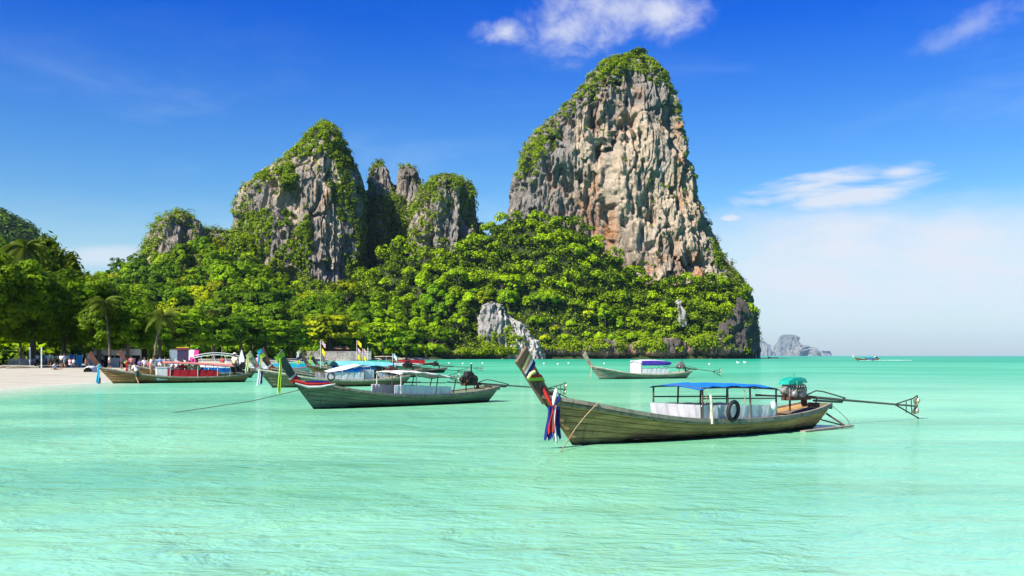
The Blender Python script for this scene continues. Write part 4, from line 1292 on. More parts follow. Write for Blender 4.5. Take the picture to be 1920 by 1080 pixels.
def boat(name, label, pos, dirv, hull, prow='dark', cat='boat', group=None, scale=1.0, prow_len=1.0, rail=RAIL, detail=2, prow_tip=None, stripe=None, roof=None, posts=(), panels=(), rails=(), eng=None, platform=False, bench=True, z0=0.0, heel=0.0):
    rz = math.atan2(dirv[1], dirv[0])
    root = empty(name, (pos[0], pos[1], z0), rz, scale)
    root.rotation_euler = (heel, 0, rz)
    tag(root, label, cat, group)
    hm = WOOD[hull]
    core = MB()
    # keel and inner shell carry the planks
    ts = np.linspace(0, 1, 26)
    rings = []
    for t in ts:
        gs = (0, .2, .45, .7, .98)
        L = [hull_pt(t, g, -1, -.05) for g in gs]
        Rr = [hull_pt(t, g, 1, -.05) for g in gs]
        rings.append(Rr[::-1] + L)
    core.loft(rings, False, False, False)
    core.add([*rings[-1]], [tuple(range(10))])
    core.bar((.30, 0, -.32), (8.95, 0, -.17), .09, .1)
    hullo = core.build('hull', hm, root)
    if detail == 2:
        for side in (-1, 1):
            for k in range(7):
                hull_band(BANDS[k], BANDS[k + 1], side).build('plank', hm, hullo)
    else:
        sk = MB()
        for side in (-1, 1):
            for k in range(7):
                q = hull_band(BANDS[k], BANDS[k + 1], side, n=22)
                sk.add(q.v, q.f)
        sk.build('planking', hm, hullo)
    for side in (-1, 1):
        g = MB()
        rings = []
        for t in np.linspace(.0, 1, 40):
            x, y, z = hull_pt(t, 1, side)
            w2 = .045
            rings.append([(x, y - side * .05, z - .055), (x, y + side * .035, z - .055), (x, y + side * .035, z + .035), (x, y - side * .05, z + .035)])
        g.loft(rings, True, True, False)
        if side == -1 or True:
            r2 = []
            for t in np.linspace(.03, 1, 36):
                x, y, z = hull_pt(t, .90, side, .03)
                r2.append([(x, y - side * .03, z - .03), (x, y + side * .012, z - .025), (x, y + side * .012, z + .025), (x, y - side * .03, z + .03)])
            g.loft(r2, True, True, False)
        g.build('gunwale', rail, root)
    if stripe:
        for side in (-1, 1):
            sm = hull_band(.80, .93, side, .03, 30, .02)
            sm.build('painted_strake', stripe, hullo)
    st = MB()
    th_ = .065
    lower = [(.36, -.30), (-.16, .30), (-.64, .83), (-1.02, 1.24)]
    upper = [(.62, -.30), (.14, .33), (-.34, .86), (-.72, 1.26)]
    st.loft([[(a[0] - .02, -th_ * .35, a[1]), (a[0] - .02, th_ * .35, a[1]), (c_[0], th_, c_[1]), (c_[0], -th_, c_[1])] for a, c_ in zip(lower, upper)], True, True, False)
    st.build('stem', PROW[prow] if prow != 'pale' else hm, root)
    # upright prow board
    pl = prow_len
    A0, A1 = Vector((-.90, 0, 1.16)), Vector((-1.58, 0, 1.16 + .96 * pl))
    if prow_tip: A1 = Vector((prow_tip[0], 0, prow_tip[1]))
    ax = (A1 - A0).normalized()
    wv = Vector((-ax.z, 0, ax.x))
    rings = []
    for u in (-.12, .15, .45, .75, 1.0):
        c_ = A0 + (A1 - A0) * u + wv * (.015 * math.sin(u * 2.4))
        hw = .145 + .035 * max(u, 0)
        tk = .050 - .010 * u
        sl = Vector((0, 0, .09)) if u == 1.0 else Vector((0, 0, 0))
        rings.append([c_ + wv * hw + Vector((0, -tk, 0)) - sl * .4, c_ + wv * hw + Vector((0, tk, 0)) - sl * .4, c_ - wv * hw + Vector((0, tk, 0)) + sl, c_ - wv * hw + Vector((0, -tk, 0)) + sl])
    MB().loft(rings, True, True, False).build('prow', PROW[prow], root)
    # decks
    dk = MB()
    dk.loft([[(s_, -beam(s_) + .06, sheer(s_) - .09), (s_, beam(s_) - .06, sheer(s_) - .09)] for s_ in np.linspace(-.75, 1.5, 10)], False, False, False)
    dk.loft([[(s_, -beam(s_) + .06, sheer(s_) - .12), (s_, beam(s_) - .06, sheer(s_) - .12)] for s_ in np.linspace(8.3, 9.46, 6)], False, False, False)
    dk.loft([[(s_, -beam(s_) * .8, .10), (s_, beam(s_) * .8, .10)] for s_ in np.linspace(1.4, 8.4, 12)], False, False, False)
    dk.box((9.47, 0, sheer(9.4) - .05), (.07, beam(9.4) * 2, .16))
    dk.build('deck', DECK, root)
    if bench:
        for s_ in (2.0, 4.0, 5.4, 6.8, 7.7):
            MB().box((s_, 0, sheer(s_) - .10), (.24, beam(s_) * 1.84, .045)).build('thwart', DECK, root)
    if roof:
        s0, s1, z0_, z1_, hw, mt, droop = (roof[k] for k in ('s0', 's1', 'z0', 'z1', 'hw', 'mat', 'droop'))
        rf = MB()
        NR, NC = 15, 11
        for top_ in (0, 1):
            V, Fc = [], []
            for i in range(NR):
                u = i / (NR - 1)
                s_ = s0 + (s1 - s0) * u
                zc = z0_ + (z1_ - z0_) * u + roof.get('crown', .06) * math.sin(math.pi * u)
                if roof.get('nose') and u < .2: zc -= roof['nose'] * (1 - u / .2) ** 1.5
                if roof.get('tailnose') and u > .8: zc -= roof['tailnose'] * ((u - .8) / .2) ** 1.5
                for j in range(NC):
                    q = j / (NC - 1) * 2 - 1
                    sag = .02 * math.sin(u * 25 + q * 2)
                    zj = zc - droop * abs(q) ** 2.4 + sag * (abs(q) > .3) - .012 * top_
                    V.append((s_, q * hw, zj))
            for i in range(NR - 1):
                for j in range(NC - 1):
                    f = (i * NC + j, (i + 1) * NC + j, (i + 1) * NC + j + 1, i * NC + j + 1)
                    Fc.append(f if not top_ else f[::-1])
            rf.add(V, Fc, True)
        rfo = rf.build('canopy', mt, root, False)
        fr = MB()
        def edge(u): return z0_ + (z1_ - z0_) * u - droop - .03
        for sg in (-1, 1):
            fr.tube([(s0 + .15 + (s1 - s0 - .3) * u, sg * (hw - .03), edge(u) + roof.get('crown', .06) * math.sin(math.pi * u)) for u in np.linspace(0, 1, 6)], .022, 6)
        for u in (.03, .35, .68, .97):
            fr.tube([(s0 + (s1 - s0) * u, y_ * (hw - .03), edge(u) + droop * (1 - abs(y_) ** 2.4) + roof.get('crown', .06) * math.sin(math.pi * u) - .02) for y_ in (-1, -.5, 0, .5, 1)], .018, 5)
        fr.build('canopy_frame', roof.get('frame', STEEL), rfo)
        for sd_, mm, lean in posts:
            for sg in (-1, 1):
                u = (sd_ - s0) / (s1 - s0)
                MB().tube([(sd_ + lean * .5, sg * (beam(sd_) - .07), sheer(sd_) - .05), (sd_, sg * (hw - .05), edge(u) + .02 + roof.get('crown', .06) * math.sin(math.pi * u))], .024 if mm is not DECK else .035, 6).build('post', mm, root)
    for s0, s1, zt, mt, sides in panels:
        for sg in sides:
            V0, n_ = [], 18
            for i in range(n_ + 1):
                s_ = s0 + (s1 - s0) * i / n_
                yb, zb = beam(s_) - .085, sheer(s_) - .03
                wv_ = .012 * math.sin(i * 2.1) + .008 * math.sin(i * 5.3)
                z_t = zt if np.isscalar(zt) else zt[0] + (zt[1] - zt[0]) * i / n_
                V0.append([(s_, sg * (yb + .012), zb), (s_, sg * (yb + .012 + wv_), z_t + .008 * math.sin(i * 1.7)), (s_, sg * (yb - .012 + wv_), z_t + .008 * math.sin(i * 1.7)), (s_, sg * (yb - .012), zb)])
            MB().loft(V0, True, True, False).build('side_panel', mt, root)
    for s0, s1, z0_, z1_, mt in rails:
        for sg in (-1, 1):
            MB().tube([(s0, sg * (beam(s0) - .07), z0_), (s1, sg * (beam(s1) - .07), z1_)], .02, 6).build('rail', mt, root)
    if eng:
        engine(root, **eng)
    if platform:
        p = MB()
        p.bar((7.4, -.98, .02), (9.9, -.86, .06), .17, .04)
        p.build('float_board', RAIL, root)
        p = MB()
        p.tube([(9.2, -.5, .42), (9.55, -.86, .08)], .03, 6)
        p.tube([(9.55, -.86, .09), (9.55, -.75, .09), (9.25, .1, .3)], .02, 5)
        p.build('strut', STEEL, root)
        MB().tube([(9.45, -.4, .70), (9.62, -.6, .5), (9.78, -.8, .25), (9.84, -.86, .08)], .009, 5).build('stay_rope', ROPEDARK, root)
    return root


def loc(root, p):
    M = Matrix.Translation(root.location) @ root.rotation_euler.to_matrix().to_4x4() @ Matrix.Diagonal((*root.scale, 1))
    return M @ Vector(p)


def garland(name, label, root, bands=(), hang=(), wrap=(), group=None):
    """cloth tied to a prow: bands round the board, strips hanging down; stands at the prow of root"""
    o = empty(name, loc(root, (-1.0, 0, 1.1)), root.rotation_euler.z, root.scale[0])
    tag(o, label, 'ribbon', group)
    base = Vector((-1.0, 0, 1.1))
    A0, A1 = Vector((-.90, 0, 1.16)), Vector((-1.58, 0, 2.12))
    ax = (A1 - A0).normalized()
    wv = Vector((-ax.z, 0, ax.x))
    for u0, u1, v0, v1, mt in bands:         # at the leading edge from u0..u1, at the trailing edge from v0..v1
        rings = []
        for q in (0, 1):
            ua, ub = (u0, u1)[q], (v0, v1)[q]
            r_ = []
            for k in range(12):
                a = 2 * math.pi * k / 12
                e = math.cos(a)
                u = ua + (ub - ua) * (1 - (e + 1) / 2)
                c_ = A0 + (A1 - A0) * u + wv * (.015 * math.sin(u * 2.4))
                hw, tk = .145 + .035 * u + .018, .050 + .025
                r_.append(c_ + wv * hw * max(-1, min(1, e * 1.35)) + Vector((0, tk * max(-1, min(1, math.sin(a) * 1.35)), 0)) - base)
            rings.append(r_)
        MB().loft(rings, True, False, True).build('ribbon_band', CL[mt], o)
    for p, drop, width, dirn, mt, ph in hang:
        b = MB()
        cloth_strip(b, Vector(p) - base, drop, width, dirn, 1.6, .55, ph)
        b.build('ribbon_tail', CL[mt], o)
    for pts, rad, mt in wrap:
        b = MB()
        b.tube([Vector(p) - base for p in pts], rad, 7)
        b.build('ribbon_knot', CL[mt], o)
    return o


def wl(px, py, d=None):
    d = d or CH * F / (py - HZ)
    return ((px - 960) / F * d, d)


# 1 the near boat with the blue roof
b1 = boat('longtail_boat', 'weathered olive longtail boat with bright blue canopy, nearest of all the boats', wl(1077, 835, 22.0), (.78, .63), 'olive', 'dark', scale=.975, prow_len=.94,
          roof=dict(s0=3.35, s1=6.6, z0=1.36, z1=1.27, hw=.86, mat=CL['blue'], droop=.07, crown=.03, nose=.06, tailnose=.05),
          posts=((3.5, STEEL, 0), (4.45, STEEL, 0), (5.35, STEEL, 0), (6.45, STEEL, 0)),
          panels=((3.48, 6.5, (.84, .76), SHEETW, (-1, 1)),),
          rails=((3.5, 6.45, 1.0, .93, STEEL),),
          eng=dict(s=8.35, cover=simple('teal_engine_cover', (.010, .36, .26), .45, var=.25, dirt=(.01, .16, .12)), tail=6.6, zt=.42, tiller=1.75, z=.92, body=IRONP), platform=True)
tpn = MB()
V0 = []
for i in range(15):
    q = i / 14 * 2 - 1
    wv_ = .02 * math.sin(i * 2.3)
    V0.append([(3.42 + wv_, q * .82, .40), (3.40 - wv_, q * .82, .85), (3.43 - wv_, q * .82, .85), (3.45 + wv_, q * .82, .40)])
tpn.loft(V0, True, True, False).build('front_tarp', SHEETG, b1)
pst = MB().tube([(3.72, -.93, .38), (3.70, -.90, 1.10)], .04, 7).build('timber_post', RAILPALE, b1)
tag(pst, 'pale timber post lashed to the canopy')
b = MB()
b.tube([(3.6, -.88, 1.22), (3.5, -.9, 1.12), (3.55, -.92, .98), (3.48, -.9, .88)], .014, 5)
b.build('lashing', ROPE, b1)
b = MB()
b.tube([(5.0, -.88, 1.20), (5.04, -.92, 1.10), (4.98, -.93, .85)], .014, 5)
b.build('lashing', ROPE, b1)
ty = MB().ring((0, 0, 0), .19, .048, 'y', 26, 8, 1.15).build('tyre', RUBBER)
ty.location = loc(b1, (4.42, -1.02, .68)); ty.rotation_euler = (R(6), 0, b1.rotation_euler.z)
tag(ty, 'black rubber tyre tied as a fender to the side of the blue canopied boat', 'tyre')
fl = MB().ball((0, 0, 0), (.09, .07, .15)).build('float', BOARDW)
fl.location = loc(b1, (6.1, -1.0, .74)); fl.rotation_euler = (0, R(-25), b1.rotation_euler.z)
tag(fl, 'small white float hanging by the stern end of the blue canopied boat', 'float')
garland('bow_ribbon', 'red, white and navy cloth streamers hanging from the bow of the nearest boat', b1,
        bands=((.70, .75, .88, .94, 'lemon'), (.66, .70, .82, .88, 'pink'), (.62, .66, .76, .82, 'white'), (.57, .62, .66, .76, 'navy'), (.50, .57, .22, .30, 'lime'), (.57, .59, .31, .38, 'red')),
        hang=(((-.93, -.22, .93), .72, .22, (.85, -.5, 0), 'navy', .3), ((-.76, -.24, .93), .70, .24, (.8, -.6, 0), 'navy', 2.0), ((-.88, -.26, .95), .60, .17, (.8, -.55, 0), 'red', 1.1), ((-.83, -.28, .95), .80, .09, (.8, -.55, 0), 'white', 2.7)),
        wrap=((((-1.03, -.09, 1.35), (-.98, -.15, 1.18), (-.88, -.22, .95)), (.028, .045, .03), 'red'), (((-.66, -.12, 1.30), (-.76, -.18, 1.15), (-.86, -.23, .95)), (.035, .05, .03), 'white'), (((-.60, -.16, 1.20), (-.68, -.24, 1.08), (-.82, -.24, .94)), (.025, .03, .02), 'navy'),
              (((-1.28, -.1, 1.70), (-1.40, -.12, 1.66), (-1.45, -.08, 1.55)), (.04, .04, .03), 'lemon')))
rp = MB().tube([loc(b1, p) for p in ((.25, -.52, .99), (-.05, -.45, .72), (-.28, -.34, .42), (-.62, -.5, .22), (-1.35, -1.0, -.02))], .012, 5).build('mooring_rope', ROPE)
tag(rp, 'thin tan mooring rope from the bow of the blue canopied boat into the water', 'rope')

# 2 the green boat
b2 = boat('longtail_boat', 'green grey longtail boat with white canopy and lime bow ribbon, left of the nearest boat', wl(590, 767, 37.0), (.71, .70), 'green', 'green', scale=.965,
          roof=dict(s0=3.5, s1=6.75, z0=1.50, z1=1.16, hw=.86, mat=CL['white'], droop=.07, crown=.06, nose=.1, tailnose=.05, frame=PIPEW),
          posts=((3.6, PIPEW, 0), (4.4, PIPEW, 0), (5.6, STEEL, -.4), (6.6, STEEL, -.4)),
          panels=((3.3, 3.8, .88, BOARDW, (-1, 1)), (3.82, 6.3, (.86, .76), SHEETW, (-1, 1))), rails=((3.6, 6.0, .98, .92, STEEL),),
          eng=dict(s=8.05, cover=None, tail=6.3, zt=.42, tiller=1.3, z=.86, body=IRON))
garland('bow_ribbon', 'long lime ribbon hanging from the tall prow of the green boat', b2,
        bands=((.86, 1.02, .86, 1.02, 'lime'),), hang=(((-1.62, -.12, 1.98), 1.30, .12, (.9, -.3, 0), 'lime', .5),))
garland('bow_ribbon', 'red, white and navy sash wrapped round the bow of the green boat', b2,
        bands=((-.05, .10, -.05, .12, 'red'), (.10, .16, .12, .18, 'white')),
        wrap=((((-.98, -.12, 1.12), (-.55, -.30, .98), (-.1, -.46, .98), (.35, -.58, 1.02)), (.06, .075, .06, .03), 'red'), (((-.95, -.13, 1.04), (-.52, -.33, .88), (-.08, -.50, .88), (.5, -.66, .98)), (.04, .06, .05, .02), 'white'), (((-.6, -.27, 1.08), (-.1, -.44, 1.06), (.3, -.56, 1.06)), (.03, .06, .03), 'navy')))
rp = MB().tube([loc(b2, p) for p in ((-.62, -.2, .80), (-2.3, .6, .38), (-4.2, 1.35, .10), (-5.2, 1.7, -.03))], .014, 5).build('mooring_rope', ROPEDARK)
tag(rp, 'dark mooring line running left from the bow of the green boat', 'rope')

# 3 cream boat behind it
b3 = boat('longtail_boat', 'cream planked longtail boat with white cabin box behind the green boat', wl(512, 727, 61.7), (.82, .57), 'cream', 'pale', rail=RAILPALE,
          panels=((3.2, 5.85, .92, BOARDW, (-1, 1)),), detail=2,
          eng=dict(s=8.3, cover=None, tail=5.2, zt=.5, tiller=1.2, z=.84, body=RUSTY))
tp = MB()
tp.loft([[(3.4, -.86, .94), (3.4, 0, 1.02), (3.4, .86, .94)], [(4.5, -.9, 1.10), (4.5, 0, 1.30), (4.5, .9, 1.1)], [(5.6, -.9, 1.38), (5.6, 0, 1.48), (5.6, .9, 1.38)], [(6.0, -.86, 1.15), (6.0, 0, 1.3), (6.0, .86, 1.15)]], False, False, True)
tp.build('folded_awning', CL['white'], b3)
bx = MB()
bx.box((6.35, -.35, .78), (.65, .6, .6)); bx.box((6.3, -.66, .86), (.3, .02, .3))
bx.build('stern_locker', SHEETW, b3)
MB().loft([[(6.7, -.65, .5), (6.7, -.05, .5), (6.7, -.05, 1.06), (6.7, -.65, 1.06)], [(7.1, -.6, .5), (7.1, -.1, .5), (6.85, -.1, .98), (6.85, -.6, .98)]], True, True, False).build('black_tarp', CL['black'], b3)
garland('bow_ribbon', 'cream ribbon and white scarf on the leftmost of the upright prows, cream boat', b3,
        bands=((.80, 1.02, .80, 1.02, 'lemon'), (.0, .14, .0, .14, 'white'), (.14, .26, .14, .26, 'pink')),
        hang=(((-1.70, -.12, 1.95), .95, .19, (.9, -.3, 0), 'lemon', .6), ((-.98, -.16, 1.15), .95, .20, (.9, -.3, 0), 'white', .2), ((-.80, -.16, 1.1), .85, .14, (.9, -.3, 0), 'navy', 1.4)))
ty = MB().ring((0, 0, 0), .24, .045, 'y', 24, 7).build('tyre', RUBBER)
ty.location = loc(b3, (3.45, -1.02, .68)); ty.rotation_euler = (0, 0, b3.rotation_euler.z)
tag(ty, 'black ring tyre against the white cabin box of the cream boat', 'tyre')

# 4 pale boat with the purple awning
b4 = boat('longtail_boat', 'pale rust spotted longtail boat with purple side awning, out before the sea cliff', wl(1125, 711, 84.0), (.90, .435), 'pale', 'pale', rail=RAILPALE, scale=.97, prow_len=1.12,
          roof=dict(s0=3.6, s1=6.9, z0=1.68, z1=1.57, hw=.90, mat=CL['white'], droop=.14, crown=.08, nose=.12, tailnose=.12, frame=PIPEW),
          posts=((3.7, PIPEW, 0), (6.7, PIPEW, 0)), panels=((3.7, 6.6, .92, BOARDW, (-1, 1)),),
          eng=dict(s=8.55, cover=None, tail=4.4, zt=.52, tiller=1.9, z=1.0, body=IRONP))
aw = MB()
aw.loft([[(3.75, -.92, 1.62), (3.75, -.96, 1.38), (3.75, -.92, 1.20)], [(5.2, -.92, 1.64), (5.2, -.97, 1.38), (5.2, -.93, 1.19)], [(6.6, -.92, 1.54), (6.65, -.97, 1.34), (6.5, -.93, 1.20)], [(6.92, -.88, 1.46), (6.96, -.9, 1.36), (6.85, -.88, 1.27)]], False, False, True)
aw.build('purple_awning', CL['purple'], b4)
MB().box((3.72, 0, 1.0), (.05, 1.7, 1.25)).build('front_board', BOARDW, b4)
garland('bow_ribbon', 'single faded ribbon hanging from the bow of the purple awning boat', b4, hang=(((-.95, -.12, 1.15), 1.0, .10, (.9, -.3, 0), 'cream', .6),), bands=((-.02, .06, -.02, .06, 'cream'),))

# 5 brown boat with the red canopy, drawn up on the sand
b5 = boat('longtail_boat', 'brown longtail boat with faded red canopy, its bow drawn up on the sand', wl(213, 719, 71.0), (.89, .455), 'brown', 'red', scale=1.02, detail=2, rail=RAIL,
          roof=dict(s0=3.2, s1=8.15, z0=1.58, z1=1.30, hw=.95, mat=CL['pink'], droop=.13, crown=.04),
          posts=((3.7, PIPEW, 0), (5.6, PIPEW, 0), (7.0, PIPEW, 0), (7.9, PIPEW, 0)), panels=((3.55, 7.1, (.98, .90), CL['crimson'], (-1, 1)),),
          eng=dict(s=8.5, cover=None, tail=3.0, zt=.75, tiller=1.2, z=.86, body=IRON, guard=False))
garland('bow_ribbon', 'cyan ribbon hanging from the bow at the far left, over the sand', b5, bands=((-.05, .10, .0, .15, 'cyan'), (.10, .16, .15, .2, 'white')),
        hang=(((-1.03, -.14, 1.2), 1.15, .24, (.9, -.3, 0), 'cyan', .6), ((-.92, -.15, .42), .42, .16, (.9, -.3, 0), 'navy', 1.5)))

# 6 the one moored inside it
b6 = boat('longtail_boat', 'brown longtail boat with blue side cloth, moored behind the red canopied boat', wl(262, 712, 86.0), (.90, .43), 'brown', 'red', scale=1.05, prow_len=1.15, detail=1,
          roof=dict(s0=3.3, s1=7.6, z0=1.34, z1=1.24, hw=.92, mat=CL['cream'], droop=.09), posts=((3.6, PIPEW, 0), (5.4, PIPEW, 0), (7.3, PIPEW, 0)), panels=((5.0, 7.9, (.92, .84), CL['blue'], (-1, 1)),),
          eng=dict(s=8.4, cover=None, tail=3.4, zt=.6, tiller=1.0, z=.84, body=IRON, guard=False))
garland('bow_ribbon', 'red and white scarves on the prow behind the red canopied boat', b6, bands=((.05, .2, .1, .25, 'red'), (.2, .3, .25, .33, 'lemon')), hang=(((-1.02, -.12, 1.2), .6, .16, (.9, -.3, 0), 'red', .4), ((-.86, -.12, 1.15), .6, .12, (.9, -.3, 0), 'white', 1.4)))

# 7.. the row behind the green boat
b7 = boat('longtail_boat', 'dark brown longtail boat with light blue stripe, between the cream boat and the far row', wl(533, 722, 67.5), (.83, .52), 'umber', 'red', scale=1.0, prow_len=.95, detail=1, stripe=CL['pale_blue'],
          roof=dict(s0=3.6, s1=8.0, z0=1.62, z1=1.50, hw=.92, mat=CL['pale_blue'], droop=.30, crown=.05), posts=((3.9, PIPEW, 0), (6, PIPEW, 0), (7.7, PIPEW, 0)), panels=((3.75, 6.4, (1.28, 1.2), CL['blue'], (-1, 1)), (6.4, 7.8, .9, SHEETW, (-1, 1))))
garland('bow_ribbon', 'bright lime ribbon on the short dark prow between the cyan ribbon and the green boat', b7, bands=((.78, 1.0, .78, 1.0, 'lime'), (.02, .14, .02, .14, 'red'), (.14, .22, .14, .22, 'white')),
        hang=(((-1.66, -.12, 1.98), .95, .17, (.9, -.3, 0), 'lemon', .9), ((-.98, -.14, 1.12), .4, .16, (.9, -.3, 0), 'red', .3)))
b8 = boat('longtail_boat', 'brown longtail boat with cyan ribbon flying from the highest prow', wl(528, 714, 80.0), (.88, .47), 'umber', 'red', prow_len=1.35, detail=1, scale=1.02)
garland('bow_ribbon', 'cyan ribbon hanging from the highest prow of the row', b8, bands=((1.05, 1.30, 1.05, 1.30, 'cyan'),), hang=(((-1.86, -.12, 2.25), 1.1, .17, (.9, -.3, 0), 'cyan', .5),))
b9 = boat('longtail_boat', 'longtail boat with white, blue and yellow ribbon on its prow', wl(596, 712, 88.0), (.86, .50), 'brown', 'dark', detail=1, prow_len=1.25, scale=1.05,
          eng=dict(s=8.3, cover=None, tail=6.0, zt=.45, tiller=1.2, z=.95, body=IRON))
garland('bow_ribbon', 'white, blue and yellow ribbon hanging from a thin prow above the cyan canopy', b9, bands=((1.0, 1.2, 1.0, 1.2, 'lemon'),), hang=(((-1.78, -.12, 2.22), .45, .18, (.9, -.3, 0), 'white', .5), ((-1.73, -.13, 1.80), .20, .24, (.9, -.3, 0), 'navy', .9), ((-1.70, -.13, 1.62), .42, .26, (.9, -.3, 0), 'yellow', 1.2)))
b10 = boat('longtail_boat', 'olive longtail boat with lime ribbon, second prow from the bare pale one', wl(612, 708, 92.0), (.84, .54), 'olive', 'dark', detail=1, prow_len=1.05, scale=1.0)
garland('bow_ribbon', 'lime ribbon on the small prow left of the bare pale one', b10, bands=((.75, .98, .75, .98, 'lemon'),), hang=(((-1.64, -.12, 2.0), .95, .17, (.9, -.3, 0), 'lime', .5),))
b11 = boat('longtail_boat', 'olive longtail boat with a bare pale wooden prow', wl(628, 707, 95.0), (.82, .57), 'olive', 'pale', detail=1, prow_len=1.3, scale=1.05)
garland('bow_ribbon', 'navy and lemon scarf tied low on the bare pale prow', b11, bands=((.0, .12, .0, .12, 'navy'), (.12, .2, .12, .2, 'white')), hang=(((-.95, -.14, 1.1), .6, .16, (.9, -.3, 0), 'lemon', .4),))
b12 = boat('ferry_boat', 'white hulled boat with a raised cream roof beyond the cyan canopy', wl(652, 690, 128.0), (.97, .22), 'white', 'white', detail=1, prow_tip=(-1.25, 1.30), rail=BOARDW, scale=.82,
           roof=dict(s0=4.2, s1=7.8, z0=2.35, z1=2.30, hw=.9, mat=CL['cream'], droop=.08), posts=((4.8, PIPEW, 0), (6, PIPEW, 0), (7.6, PIPEW, 0)), panels=((2.5, 8.6, 1.2, BOARDW, (-1, 1)),))
b13 = boat('ferry_boat', 'white and blue boat with a white arched canopy frame at the beach', wl(352, 694, 112.0), (.965, .262), 'white', 'white', detail=1, prow_tip=(-1.35, 1.35), rail=BOARDW, scale=1.05, stripe=CL['blue'],
           panels=((.6, 8.8, (1.08, 1.05), BOARDW, (-1, 1)),))
ar = MB()
for sg in (-1, 1):
    for dz_ in (0, .22):
        ar.tube([(.6 + 5.2 * u, sg * .75, 1.15 + dz_ + .85 * math.sin(math.pi * min(1, .12 + u * .82)) ** .6) for u in np.linspace(0, 1, 14)], .045, 6)
for u in (.15, .4, .62, .85):
    z_ = 1.15 + .85 * math.sin(math.pi * min(1, .12 + u * .82)) ** .6
    ar.tube([(.6 + 5.2 * u, -.75, z_), (.6 + 5.2 * u, .75, z_)], .035, 5)
    ar.tube([(.6 + 5.2 * u, -.75, z_), (.6 + 5.2 * u + .3, -.75, 1.0)], .03, 5)
ar.build('canopy_arch', BOARDW, b13)
b14 = boat('ferry_boat', 'sky blue boat behind the cyan ribboned prow', wl(440, 690, 122.0), (.97, .22), 'white', 'white', detail=1, prow_tip=(-1.3, 1.3), rail=CL['pink'], scale=1.0, stripe=CL['cyan'], panels=((.2, 9.0, (.98, 1.0), CL['cyan'], (-1, 1)),))
b15 = boat('longtail_boat', 'dark longtail boat with green side cloth and pale tarp, stern to the open bay', wl(705, 692, 112.0), (.90, .43), 'umber', 'dark', detail=1, scale=.9, prow_tip=(-1.2, 1.35),
           roof=dict(s0=2.0, s1=6.0, z0=1.30, z1=1.15, hw=.9, mat=CL['white'], droop=.08), posts=((2.3, PIPEW, 0), (5.7, PIPEW, 0)), panels=((2.2, 5.8, .9, CL['green'], (-1, 1)),), eng=dict(s=8.0, cover=None, tail=6.6, zt=.5, tiller=1.2, z=1.0, body=IRON))
b16 = boat('longtail_boat', 'low red railed boat farthest back beside the jungle shore', wl(738, 681, 210.0), (.95, .3), 'umber', 'red', detail=1, scale=.95, prow_tip=(-1.2, 1.35), rail=CL['pink'], panels=((1.0, 7.0, 1.15, CL['crimson'], (-1, 1)),))
b17 = boat('longtail_boat', 'longtail boat under way on the open sea at the right', wl(1606, 674.5, 430.0), (.985, .17), 'brown', 'white', detail=1, scale=1.12,
           roof=dict(s0=3.6, s1=7.0, z0=1.2, z1=1.05, hw=.9, mat=CL['cyan'], droop=.12), posts=((3.9, PIPEW, 0), (6.7, PIPEW, 0)), panels=((4.2, 7.0, .9, CL['blue'], (-1, 1)),), eng=dict(s=8.5, cover=None, tail=3.0, zt=.2, tiller=1.0, z=.85, guard=False))
garland('bow_ribbon', 'pink and white scarves on the prow of the boat under way at the right', b17, bands=((.5, 1.05, .5, 1.05, 'white'), (.2, .5, .2, .5, 'pink')), hang=(((-1.5, -.12, 1.9), .6, .4, (.9, -.3, 0), 'white', .5),))
b18 = boat('longtail_boat', 'tiny dark boat under the hazy islands', wl(1441, 670.6, 900.0), (.98, .2), 'umber', 'dark', detail=1, scale=1.0, prow_tip=(-1.2, 1.5), roof=dict(s0=2.6, s1=7.8, z0=1.9, z1=1.8, hw=.9, mat=CL['cyan'], droop=.12), posts=((2.9, PIPEW, 0), (7.4, PIPEW, 0)))
b19 = boat('small_boat', 'small white boat moored under the pale rock outcrop', wl(942, 675, 540.0), (.98, .2), 'white', 'white', detail=1, scale=.42, prow_tip=(-1.2, 1.4))

# foam behind the boat under way
m = simple('sea_foam', (.82, .86, .84), .7, var=.1)
rg = np.random.default_rng(3)
V, Fc = [], []
fb = MB()
for i in range(150):
    s_ = rg.uniform(1.5, 22)
    p = loc(b17, (s_, rg.normal(0, .5 + .03 * s_) - .5, 0))
    r_ = rg.uniform(.12, .5) * (1 if s_ < 10 else .8)
    fb.ball((p.x, p.y, 0.0), (r_ * 1.8, r_, .05 + .06 * rg.random()), 6, 3)
tag(fb.build('foam', m, None, False), 'white wake beside and behind the boat under way at the right', 'foam', kind='stuff')


# ------------------------------------------------------------------ flags
def flag(label, px, py_top, d, h, cloths, size, z0=None):
    top = at(px, py_top, d)
    o = empty('flag', (top[0], top[1], top[2] - h))
    tag(o, label, 'flag')
    MB().tube([(0, 0, 0), (0, 0, h)], .028, 6).build('pole', PIPEW, o)
    for k, (z_, mats) in enumerate(cloths):
        n_ = len(mats)
        for i, mt in enumerate(mats):
            V, Fc = [], []
            for a in range(7):
                u = a / 6
                for q in (0, 1):
                    zz_ = z_ - size * .62 * (i + q) / n_ - .42 * size * u ** 1.3
                    V.append((.03 + size * .62 * u, .07 * math.sin(u * 5 + k), zz_ + .05 * math.sin(u * 6)))
            for a in range(6):
                Fc.append((a * 2, a * 2 + 2, a * 2 + 3, a * 2 + 1))
            MB().add(V, Fc, True).build('cloth', CL[mt], o)
    return o


